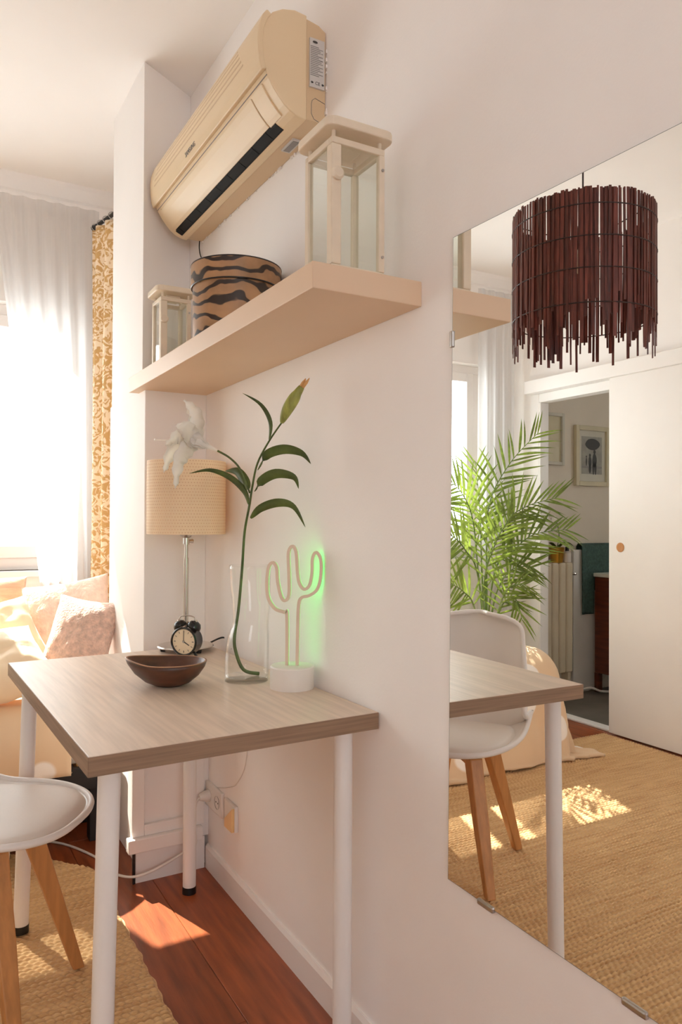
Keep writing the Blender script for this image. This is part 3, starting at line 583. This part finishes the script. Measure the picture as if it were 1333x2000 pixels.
# ------------------------------------------------------------------ shell chair
ch = empty('shell_chair', (-.745, 2.014, .0142), math.radians(-35.1), 'white shell chair with beech legs pulled up to the desk', 'chair')
def halfw(x): return .212*max(0, 1-max(0, x/.264)**2.7)**(1/2.7)
def seat_z(x, v):
    dep = .034*(1-max(0, x/.264)**4); z = .452-dep*(1-abs(v)**3)
    if x > 0: z -= .012*(x/.264)**3
    else: z += .05*(-x/.145)**2*abs(v)**3.2
    return z
def shell(u, v):
    # u 0..1 front lip -> seat -> back top ; v -1..1 across
    if u < .5:
        t = u/.5; x = .264-.409*t**1.6; return (x, halfw(x)*v, seat_z(x, v))
    t = (u-.5)/.5
    x = -.145-.075*math.sin(min(1, t*2.2)*PI/2)-.03*t+(.085*(1-t)+.045)*abs(v)**2.6*min(1, t*6)
    z = .418+.075*(1-math.cos(min(1, t*2.2)*PI/2))+.325*max(0, t-.12)/.88+.084*(1-t)**2*abs(v)**3.2
    half = .212-.046*t if t < .80 else (.212-.046*t)*max(.05, 1-((t-.80)/.2)**3.2)**.42
    return (x, half*v, z)
sh_ = MB().grid(lambda a, b_: shell(a, b_*2-1), 72, 30).build('seat_shell', 'chair_shell', ch, smooth=True, solid=.008, weld=True)
rim = [shell(k/72, 1) for k in range(0, 73)]+[shell(1, 1-k/8) for k in range(1, 16)]+[shell(1-k/72, -1) for k in range(0, 73)]
MB().tube(rim, .0085, 10, cap=False).build('rim', 'chair_shell', sh_, smooth=True)
def pad(a, b_):
    th = b_*2*PI; e_ = 2/2.9; c_, q_ = math.cos(th), math.sin(th)
    x = .046+.206*a*math.copysign(abs(c_)**e_, c_); y = .192*a*math.copysign(abs(q_)**e_, q_)
    v = max(-1, min(1, y/max(.05, halfw(x)))); return (x, y, seat_z(x, v*.9)+.002+.036*max(0, 1-a**5)**.5)
MB().grid(pad, 18, 56).build('seat_pad', 'chair_pad', ch, smooth=True, weld=True)
for x0, y0, x1, y1 in ((.10, .075, .195, .155), (.10, -.075, .195, -.155), (-.10, .075, -.195, .155), (-.10, -.075, -.195, -.155)):
    d = Vector((x1-x0, y1-y0, 0)).normalized(); a_, c_ = Vector((x0, y0, .395)), Vector((x1, y1, 0)); s_ = Vector((-d.y, d.x, 0)); v = []
    for p, wr_, dr2 in ((a_, .022, .026), (a_.lerp(c_, .5), .021, .020), (c_, .0145, .0145)):
        v += [p+s_*wr_+d*dr2, p-s_*wr_+d*dr2, p-s_*wr_-d*dr2, p+s_*wr_-d*dr2]
    MB().add(v, [(3, 2, 1, 0), (8, 9, 10, 11)]+[(4*i+k, 4*i+(k+1) % 4, 4*i+4+(k+1) % 4, 4*i+4+k) for i in (0, 1) for k in range(4)]).build('leg', 'beech', ch, bevel=.004)
for a_ in (1, -1): MB().prism([(-.13, -.018), (.13, -.018), (.13, .018), (-.13, .018)], .366, .394).xf(Matrix.Rotation(a_*math.atan2(.075, .10), 4, 'Z')).build('cross_rail', 'beech', ch, bevel=.003)
MB().lathe([(0, .394), (.07, .394), (.07, .403), (0, .403)], 24).build('mounting_disc', 'black_plastic', ch)

# ------------------------------------------------------------------ jute rug (real woven relief)
def rug():
    x0, x1, y0 = -2.43, -.335, .2
    dx = .0041; nx = int((x1-x0)/dx); ny = int(2.7/.0032)
    X = np.linspace(x0, x1, nx)[:, None]; V = np.linspace(0, 1, ny)[None, :]
    ymax = np.where(X > -.62, 2.87-.29*np.clip((X+.62)/.285, 0, 1)**1.2, 2.87)
    Y = y0+(ymax-y0)*V; X = X+0*Y
    rg = np.random.RandomState(2)
    row = Y/.0160; ri = np.floor(row).astype(int); fr_ = row-ri
    jit = rg.rand(400)[np.clip(ri, 0, 399)]
    wob = .004*np.sin(X*9+jit*6)
    kn = (X+wob)/.0205+.5*(ri % 2)+jit
    z = .0035+.0092*np.abs(np.sin(PI*fr_))**.55*(.30+.70*np.abs(np.sin(PI*(kn+.45*(fr_-.5))))**.7)
    z += .0012*rg.rand(*z.shape)
    edge = np.minimum(np.minimum(X-x0, x1-X), np.minimum(Y-y0, ymax-Y)); z = np.where(edge < .006, .001, z)
    X = X+np.where((x1-X) < .02, .0022*np.sin(Y*41)+.002*np.sin(Y*97), 0)
    me = bpy.data.meshes.new('weave'); nvt = nx*ny
    me.vertices.add(nvt); me.vertices.foreach_set('co', np.stack([X, Y, z], -1).reshape(-1).astype(np.float32))
    i = np.arange(nx-1)[:, None]*ny+np.arange(ny-1)[None, :]; q = np.stack([i, i+ny, i+ny+1, i+1], -1).reshape(-1, 4)
    me.loops.add(q.size); me.loops.foreach_set('vertex_index', q.reshape(-1).astype(np.int32))
    me.polygons.add(len(q)); me.polygons.foreach_set('loop_start', np.arange(0, q.size, 4, dtype=np.int32)); me.polygons.foreach_set('loop_total', np.full(len(q), 4, dtype=np.int32))
    me.update(); me.validate(); me.polygons.foreach_set('use_smooth', np.ones(len(q), dtype=bool)); me.materials.append(MATS['rug']); return me
ro = inst('jute_rug', rug()); tag(ro, 'chunky woven natural jute rug on the wooden floor', 'rug')

# ------------------------------------------------------------------ daybed
bd = empty('daybed', (-1.0, 3.1, 0), 0, 'low daybed with mattress along the window', 'bed')
bx = lambda x0, x1, y0, y1, z0, z1: MB().box(x0+1.0, x1+1.0, y0-3.1, y1-3.1, z0, z1)
bx(-1.86, -.26, 2.82, 3.50, .28, .47).build('mattress', 'mattress', bd, bevel=.04, seg=4, smooth=True)
bx(-1.88, -.24, 2.79, 2.82, .20, .28).build('side_rail', 'dark_box', bd, bevel=.003)
bx(-1.88, -.24, 3.49, 3.52, .20, .28).build('side_rail', 'dark_box', bd, bevel=.003)
for k in range(12): bx(-1.84+k*.135, -1.77+k*.135, 2.82, 3.49, .262, .279).build('slat', 'bed_wood', bd)
for x in (-1.86, -.31):
    for y in (2.82, 3.45): bx(x, x+.05, y, y+.05, .0142 if y < 3 and x < -1 else 0, .262).build('leg', 'dark_box', bd, bevel=.003)
tag(MB().box(-.5, -.245, 3.0, 3.4, .0, .19).build('storage_box', 'dark_box', bevel=.01), 'dark storage box pushed under the daybed', 'box')
def duvet(a, b_):
    # unfolded cloth: a along the bed from head to foot, b from the window side over the front edge
    X = -.40-a*1.96; Yv = 3.20-b_*.95
    hem = .30 if X > -.52 else max(.02, .30-(-.52-X)*2.4)
    fx, fy, r = -1.84, 2.85, .16
    ex, ey = min(0, X-fx), min(0, Yv-fy); Ld = math.hypot(ex, ey); px, py = max(X, fx), max(Yv, fy); z = .515
    z += .025*nz(X*2.2, Yv*2.2, 1)+.012*nz(X*6, Yv*6, 4)
    if Ld > 1e-6:
        nx_, ny_ = ex/Ld, ey/Ld; ar = min(Ld/r, PI/2); o_ = r*math.sin(ar); dz = r*(1-math.cos(ar)); rest = max(0, Ld-r*PI/2)
        drop = min(rest, z-dz-hem); o_ += drop*.20+(rest-drop)*.8 if hem < .1 else drop*.04
        th = math.atan2(ny_, nx_); s_ = X*9+Yv*4 if abs(nx_) < .5 else Yv*9
        fold = .016*math.sin(s_*2.1+2*nz(X*3, Yv*3, 2))*min(1, rest/.2)+.010*nz(X*8, Yv*8, 5)*min(1, rest/.1)
        o_ += fold; px += nx_*o_; py += ny_*o_; z = max(z-dz-drop, hem)
        if z <= .025: z = .022+.012*abs(nz(X*9, Yv*9, 6))
    return (px, py, z)
dv = MB().grid(duvet, 110, 64).build('duvet', 'duvet', smooth=True, solid=.014); tag(dv, 'cream duvet with large pale spots draped over the daybed to the floor', 'duvet')
def pillow(name, w_, h_, t_, loc, rot, m, label, group, seed=0, wr_=.012):
    v = MB()
    for sgn in (1, -1):
        def f(a, b_, sgn=sgn):
            u, q = a*2-1, b_*2-1; e = max(0, (1-abs(u)**2.6)*(1-abs(q)**2.6))**.55
            pull = 1-.07*(1-abs(q)**2)*abs(u)**2; pull2 = 1-.07*(1-abs(u)**2)*abs(q)**2
            return (u*w_/2*pull, sgn*(t_/2*e+wr_*e*nz(u*2.2+seed, q*2.2, seed)+wr_*.4*e*nz(u*6, q*6, seed)), q*h_/2*pull2)
        v.grid(f, 26, 26)
    o = v.build(name, m, smooth=True, weld=True); o.location = loc; o.rotation_euler = rot; tag(o, label, 'pillow', group); return o
R = math.radians
pillow('pillow', .26, .38, .12, (-.335, 2.93, .69), (R(-22), R(6), R(-40)), 'boucle', 'pink boucle cushion leaning against the pillar', 'pillows on the daybed', 1)
pillow('pillow', .50, .34, .17, (-.68, 2.90, .64), (R(-60), R(-8), R(14)), 'satin', 'shiny cream satin pillow lying in front of the other pillows', 'pillows on the daybed', 2, .03)
pillow('pillow', .36, .38, .13, (-.31, 3.27, .73), (R(-18), R(-10), R(-24)), 'knit', 'off-white knitted cushion behind the pink boucle cushion', 'pillows on the daybed', 3)
pillow('pillow', .42, .40, .14, (-.66, 3.40, .74), (R(-14), R(4), R(8)), 'salmon', 'ribbed salmon cushion standing upright under the window', 'pillows on the daybed', 4)
pillow('pillow', .48, .30, .14, (-.66, 3.19, .69), (R(-38), R(-12), R(10)), 'satin', 'beige pillow tucked between satin pillow and salmon cushion', 'pillows on the daybed', 5, .02)

# ------------------------------------------------------------------ curtains
def sheer(x0, x1, zt, zb, y, amp, k, ph, tw=0, pull=0):
    def f(a, b_):
        z = zt+(zb-zt)*b_; c = (x0+x1)/2; sp_ = 1-tw*b_*(1-b_*.35)
        X = c+(x0+(x1-x0)*a-c)*sp_+pull*(1-a)*b_; return (X, y+amp*(.35+.65*b_)*math.sin(k*a*2*PI+ph+.6*math.sin(b_*2.4+ph))+.004*nz(a*30, b_*3, ph), z)
    return MB().grid(f, int(28*k), 26)
sr_ = empty('sheer_curtain_rod', (-1.25, 3.62, 2.56), 0, 'thin white rod carrying the sheer curtains', 'rod')
MB().tube([(-1.22, 0, 0), (1.10, 0, 0)], .008, 10).build('rod', 'white_gloss', sr_, smooth=True)
for x in (-1.18, 1.06): MB().box(x-.01, x+.01, -.01, .08, -.012, .012).build('bracket', 'white_gloss', sr_)
for i, (x0, x1, k, ph, tw, pull) in enumerate(((-.585, -.13, 6, .3, .02, .24), (-1.42, -.88, 6, 1.1, .10, 0), (-1.86, -1.62, 3, 2.0, .06, 0), (-2.46, -2.16, 4, .7, .05, 0))):
    o = sheer(x0, x1, 2.60, .60, 3.60, .018, k, ph, tw, pull).build('sheer_curtain', 'sheer', smooth=True)
    tag(o, ['white sheer curtain panel beside the patterned drape', 'wide white sheer panel hanging across the middle of the window', 'narrow gathered white sheer panel at the middle of the window', 'white sheer curtain panel at the corner by the doorway'][i], 'curtain', 'sheer curtains')
cr_o = empty('curtain_rod', (-.165, 3.55, 2.50), 0, 'short black rod with rings holding the patterned drape', 'rod')
a_, b_ = Vector((0, 0, 0)), Vector((.085, -.42, 0)); MB().tube([a_, b_], .009, 12).build('rod', 'black_plastic', cr_o, smooth=True, angle=.6)
MB().lathe([(0, -.013), (.009, -.01), (.013, 0), (.009, .01), (0, .013)], 14).build('finial', 'black_plastic', cr_o, smooth=True)
for k in range(7):
    p = a_.lerp(b_, .06+k*.14); MB().tube([p+Vector((.012*math.cos(t*PI/8)*.3, .0, 0))+Vector((.016*math.cos(t*PI/8), 0, .016*math.sin(t*PI/8)-.005)) for t in range(17)], .0018, 6).build('ring', 'steel', cr_o, smooth=True)
def drape(a, b_):
    P = Vector((-.175, 3.53, 0)).lerp(Vector((-.075, 3.15, 0)), a); z = 2.48+(.80-2.48)*b_
    n_ = Vector((.97, .25, 0)); w_ = .022*math.sin(a*2*PI*4.5+.5*math.sin(b_*3)); P = P+n_*(w_*(.6+.4*b_)); return (P.x, P.y, z)
tag(MB().grid(drape, 80, 40).build('patterned_curtain', 'damask', smooth=True, solid=.002), 'gold and cream scroll patterned curtain beside the pillar', 'curtain')

# ------------------------------------------------------------------ pendant lamp (seen in the mirror)
pn = empty('pendant_lamp', (-1.22, 1.912, 1.745), 0, 'dark red pendant lamp of hanging wooden sticks', 'lamp')
PR, PH = .243, .52
random.seed(11)
sl = []
for w_ in (.0062, .0085, .0115):
    me = MB().box(-w_/2, w_/2, -.0014, .0014, -1, 0).mesh('slat'); me.materials.append(MATS['pendant']); sl.append(me)
n = 200
for k in range(n):
    a = 2*PI*k/n+random.uniform(-.007, .007); ln = random.choice((.37, .40, .43, .46, .50))+random.uniform(-.03, .02); top = PH+random.uniform(-.006, .004)
    r = PR+(.003 if k % 2 else -.002); o = inst('slat', random.choice(sl), pn, (r*math.cos(a), r*math.sin(a), top), (random.uniform(-.006, .006), random.uniform(-.012, .012), a+PI/2), (1, 1, min(ln, top-.002)))
for z in (.465, .36, .255, .14): MB().tube([((PR+.0045)*math.cos(t*PI/32), (PR+.0045)*math.sin(t*PI/32), z) for t in range(65)], .0022, 6, cap=False).build('hoop', 'wire', pn)
for k in range(3):
    a = k*2*PI/3+.4; MB().tube([(0, 0, .42), (PR*math.cos(a), PR*math.sin(a), .465)], .002, 6).build('spoke', 'wire', pn)
MB().lathe([(0, .40), (.022, .40), (.03, .42), (.03, .47), (.012, .49), (0, .49)], 20).build('lamp_holder', 'wire', pn, smooth=True, angle=.6)
MB().lathe([(0, .31), (.02, .315), (.032, .34), (.03, .37), (.018, .40), (0, .40)], 20).build('bulb', 'lantern', pn, smooth=True)
MB().tube([(0, 0, .48), (0, 0, ZC-1.745)], .0032, 8).build('cord', 'wire', pn)
MB().lathe([(0, ZC-1.745), (.05, ZC-1.745), (.045, ZC-1.775), (0, ZC-1.78)], 24).build('ceiling_rose', 'wire', pn, smooth=True, angle=.6)

# ------------------------------------------------------------------ palm
PB = Vector((-2.02, 3.36, 0))
pa = empty('potted_palm', PB, 0, 'green potted palm with arching fronds between the daybed and doorway', 'plant')
MB().lathe([(0, 0), (.085, 0), (.09, .005), (.115, .26), (.118, .27), (.11, .27), (.105, .24), (0, .24)], 36).build('pot', 'pot', pa, smooth=True, angle=.6)
MB().lathe([(0, .25), (.06, .252), (.105, .246), (.105, .243), (0, .243)], 24).build('soil', 'soil', pa)
FRONDS = [[(-2.021, 3.360, 0.860), (-2.026, 3.350, 1.245), (-2.137, 3.300, 1.492), (-2.267, 3.200, 1.675)],
[(-1.962, 3.300, 0.866), (-2.038, 3.220, 1.146), (-2.093, 3.120, 1.243), (-2.226, 3.020, 1.294)],
[(-1.978, 3.250, 0.857), (-2.016, 3.150, 0.984), (-2.079, 3.050, 1.088), (-2.270, 2.980, 1.119)],
[(-1.960, 3.360, 0.850), (-1.893, 3.330, 1.165), (-1.774, 3.280, 1.315), (-1.592, 3.200, 1.402)],
[(-1.893, 3.280, 0.841), (-1.735, 3.200, 1.004), (-1.575, 3.120, 1.087), (-1.406, 3.050, 1.106)],
[(-1.989, 3.270, 0.673), (-2.002, 3.200, 0.840), (-2.026, 3.120, 0.909), (-2.084, 3.050, 0.912)],
[(-1.969, 3.200, 0.645), (-1.967, 3.120, 0.738), (-1.971, 3.060, 0.737), (-1.977, 3.020, 0.631)],
[(-1.851, 3.260, 0.670), (-1.718, 3.200, 0.784), (-1.559, 3.120, 0.843)],
[(-2.034, 3.420, 0.898), (-2.038, 3.440, 1.216), (-2.011, 3.450, 1.502)],
[(-1.861, 3.200, 0.791), (-1.860, 3.100, 1.047), (-1.903, 3.020, 1.199)],
[(-1.950, 3.200, 0.617), (-1.903, 3.050, 0.802), (-1.961, 2.980, 0.827)]]
random.seed(21)
lf = []
for bend in (.10, .22, .34):
    v = []; ns = 8
    for i in range(ns+1):
        t = i/ns; w_ = .040*math.sin(PI*min(1, t*.93+.07)**.75)*(1 if t < .98 else .2); z = -bend*t*t
        v += [(t, -w_, z+w_*.35), (t, 0, z), (t, w_, z+w_*.35)]
    me = MB().add(v, [(3*i+k, 3*i+k+1, 3*i+k+4, 3*i+k+3) for i in range(ns) for k in (0, 1)]).mesh('leaflet', smooth=True); me.materials.append(MATS['palm_leaf']); lf.append(me)
NL = [32, 30, 32, 30, 28, 26, 18, 22, 24, 28, 24]
for fi, fr in enumerate(FRONDS):
    pts = [Vector((-2.02+random.uniform(-.03, .03), 3.36+random.uniform(-.03, .03), .24))-PB]+[Vector(p)-PB for p in fr]
    P = smooth_path(pts, 10); n = len(P)
    fo = MB().tube(P, [.0062-.005*i/(n-1) for i in range(n)], 7).build('frond', 'palm_stem', pa, smooth=True)
    N_ = NL[fi]; flen = sum((P[i+1]-P[i]).length for i in range(n-1))
    for k in range(N_):
        u = .36+.64*(k+.5)/N_; i = min(n-2, int(u*(n-1))); p = P[i].lerp(P[i+1], u*(n-1)-i); t = (P[min(i+2, n-1)]-P[max(i-1, 0)]).normalized()
        s_ = 1 if k % 2 else -1
        upv = Vector((.45, -.80, .40)); sd_ = t.cross(upv).normalized()*s_; nn_ = sd_.cross(t)*s_
        ang = R(58-30*(u-.36)/.64)+random.uniform(-.12, .12)
        d = (t*math.cos(ang)+sd_*math.sin(ang)).normalized(); zz = (upv-d*upv.dot(d)).normalized(); yy = zz.cross(d)
        ln = min(.24, flen*.25)*(1-.55*abs((u-.36)/.64-.35)**1.3)*random.uniform(.85, 1.1)
        o = bpy.data.objects.new('leaflet', random.choice(lf)); COL.objects.link(o); o.parent = fo
        m4 = Matrix((d*ln, yy*ln*random.uniform(.75, 1), zz*ln)).transposed().to_4x4(); m4.translation = p; o.matrix_local = m4

# ------------------------------------------------------------------ room beyond the door
rd = empty('radiator', (-2.835, YW-.075, .16), 0, 'ribbed cream radiator beyond the doorway', 'radiator')
for k in range(4): MB().box(-.128+k*.064, -.068+k*.064, -.04, .04, 0, .73).build('section', 'radiator', rd, bevel=.014, seg=3)
MB().tube([(-.14, 0, .69), (.14, 0, .69)], .012, 10).build('header_pipe', 'radiator', rd); MB().tube([(-.14, 0, .05), (.14, 0, .05)], .012, 10).build('header_pipe', 'radiator', rd)
MB().tube(smooth_path([(-.127, 0, .65), (-.165, -.01, .65), (-.18, -.01, .65)]), .009, 8).build('valve', 'chrome', rd)
for x in (-.1, .1): MB().box(x-.012, x+.012, -.03, .03, -.16, .01).build('foot', 'radiator', rd)
op = empty('potted_orchid', (-2.845, YW-.08, .89), 0, 'small orchid in a gold pot on the radiator', 'plant')
MB().lathe([(0, 0), (.038, 0), (.052, .10), (.047, .10), (.036, .01), (0, .01)], 24).build('pot', 'gold', op, smooth=True, angle=.6)
MB().lathe([(0, .085), (.045, .085), (.045, .08), (0, .08)], 16).build('soil', 'soil', op)
MB().tube(smooth_path([(0, 0, .085), (-.01, -.01, .18), (.01, -.01, .26), (.06, -.02, .29), (.1, -.02, .27)]), .003, 6).build('stalk', 'stem', op, smooth=True)
for dx_, dy_ in ((.13, 0), (-.14, -.01), (-.05, -.10)): leaf([Vector((0, 0, .085)), Vector((dx_*.5, dy_*.5, .13)), Vector((dx_, dy_, .11))], .02, op, 'lily_leaf', 'leaf', side=Vector((-dy_, dx_, 0)))
for x, z in ((.05, .285), (.095, .265)): MB().lathe([(0, -.004), (.02, .004), (.026, .0), (0, .010)], 6).xf(Matrix.Translation((x, -.025, z)) @ Matrix.Rotation(PI/2, 4, 'X')).build('blossom', 'lily_petal', op)
bt = empty('soap_bottle', (-2.935, YW-.085, .89), 0, 'white bottle with black cap on the end of the radiator', 'bottle')
MB().lathe([(0, 0), (.024, 0), (.026, .004), (.026, .06), (.012, .075), (0, .075)], 24).build('body', 'socket', bt, smooth=True, angle=.6); MB().lathe([(0, .075), (.013, .075), (.013, .10), (.004, .104), (0, .12)], 16).build('cap', 'black_plastic', bt, smooth=True, angle=.6)
pf = empty('picture_frame', (-3.235, YW-.0125, 1.615), 0, 'cream framed grey print of silhouettes under a parasol', 'picture')
def frame_(pf, hw, hh, b_, m, inner):
    for x0, x1, z0, z1 in ((-hw, -hw+b_, -hh, hh), (hw-b_, hw, -hh, hh), (-hw+b_, hw-b_, hh-b_, hh), (-hw+b_, hw-b_, -hh, -hh+b_)): MB().box(x0, x1, -.028, 0, z0, z1).build('frame_bar', m, pf, bevel=.003)
    return MB().box(-hw+b_, hw-b_, -.012, -.002, -hh+b_, hh-b_).build('mat_board', inner, pf)
mb_ = frame_(pf, .165, .208, .032, 'frame_cream', 'paper')
pt_ = MB().box(-.10, .10, -.0135, -.0121, -.125, .135).build('print', 'print_grey', mb_)
sil = MB()
def blob(cx, cz, rx, rz, n=18): sil.add([(cx+rx*math.cos(2*PI*k/n)*(1+.06*math.sin(k*5)), -.0142, cz+rz*math.sin(2*PI*k/n)) for k in range(n)], [tuple(range(n))[::-1]])
blob(-.005, .082, .072, .04); blob(-.025, .03, .012, .016); blob(-.025, -.03, .022, .05); blob(-.035, -.085, .010, .045); blob(-.014, -.085, .010, .045); blob(.02, .005, .010, .012); blob(.02, -.04, .015, .04); blob(.02, -.09, .012, .03); blob(.055, -.04, .007, .03); blob(.055, -.005, .006, .007)
sil.build('printed_figures', 'ink', pt_); MB().box(-.099, .099, -.0139, -.0134, -.085, -.07).build('printed_horizon', 'ink_grey', pt_)
pf2 = empty('picture_frame', (-2.80, YW-.0125, 1.715), 0, 'pale framed picture partly hidden behind the door casing', 'picture')
frame_(pf2, .16, .175, .022, 'paper', 'frame_cream')
cb = empty('drawer_cabinet', (-3.42, YW-.168, 0), 0, 'dark brown drawer cabinet with marble top beyond the doorway', 'cabinet')
MB().box(-.22, .22, -.085, .085, .13, .785).build('carcass', 'mahogany', cb, bevel=.004); MB().box(-.23, .23, -.095, .088, .785, .81).build('top', 'marble', cb, bevel=.003)
for x in (-.2, .2):
    for y in (-.07, .07): MB().box(x-.018, x+.018, y-.018, y+.018, 0, .13).build('leg', 'mahogany', cb)
for k in range(6):
    for s in (-1, 1):
        d_ = MB().box(s*.105-.095, s*.105+.095, -.093, -.085, .15+k*.104, .242+k*.104).build('drawer', 'mahogany', cb, bevel=.002)
        MB().lathe([(0, 0), (.004, 0), (.005, .008), (.009, .012), (.007, .018), (0, .02)], 12).xf(Matrix.Translation((s*.105, -.093, .196+k*.104)) @ Matrix.Rotation(PI/2, 4, 'X')).build('knob', 'chrome', d_, smooth=True)
# rounded pale panel leaning on the wall with a teal towel over it
tbp = [(-3.60, .06), (-3.10, .06)]+[(-3.24+.15*math.cos(a), .21+.15*math.sin(a)) for a in []]
rp_ = [(-.25, .06), (.10, .06)]+[(.05+.05*math.cos(t), .11+.05*math.sin(t)) for t in (-1.2, -.6, 0)]+[(.10, .90), (-.25, .90)]
pts = [(-.20, .16)]+[(-.20+.20+.16*math.cos(t), .32+.24*math.sin(t)) for t in [math.radians(a) for a in (-90, -75, -60, -45, -30, -15, 0)]]
brd = [( .10, .08), (.10, 1.05), (-.30, 1.05), (-.30, .42)]+[(-.02-.28*math.cos(math.radians(a)), .36-.28*math.sin(math.radians(a))) for a in (10, 25, 40, 55, 70, 85)]
o = MB().prism(brd, -.012, .012, 'y').build('leaning_panel', 'tub', bevel=.004); o.location = (-3.125, YW-.045, -.08); tag(o, 'pale rounded panel leaning between radiator and drawer cabinet', 'panel')
def towel(a, b_):
    x = -.21+a*.34; L_ = b_*1.0; w_ = .006*math.sin(a*22+b_*2)
    if L_ < .25: return (-x, .022, .60+L_*1.0*.96)
    if L_ < .32: t = (L_-.25)/.07*PI; return (-x, .0+.022*math.cos(t), .84+.022*math.sin(t))
    q = (L_-.32)/.68; return (-x, -.022-.004-w_*q, .84-q*(.46 if a < .34 else .30))
tw = MB().grid(towel, 40, 40).build('towel', 'teal_towel', smooth=True, solid=.006); tw.location = (-3.30, YW-.045, .15); tag(tw, 'teal towel hanging over the pale panel beyond the doorway', 'towel')
o = MB().tube(smooth_path([(-3.06, 3.62, .02), (-3.12, 3.58, .04), (-3.2, 3.56, .012), (-3.28, 3.52, .01)]), .008, 8).build('hose', 'cable_white', smooth=True); tag(o, 'white hose lying on the floor beyond the doorway', 'hose')
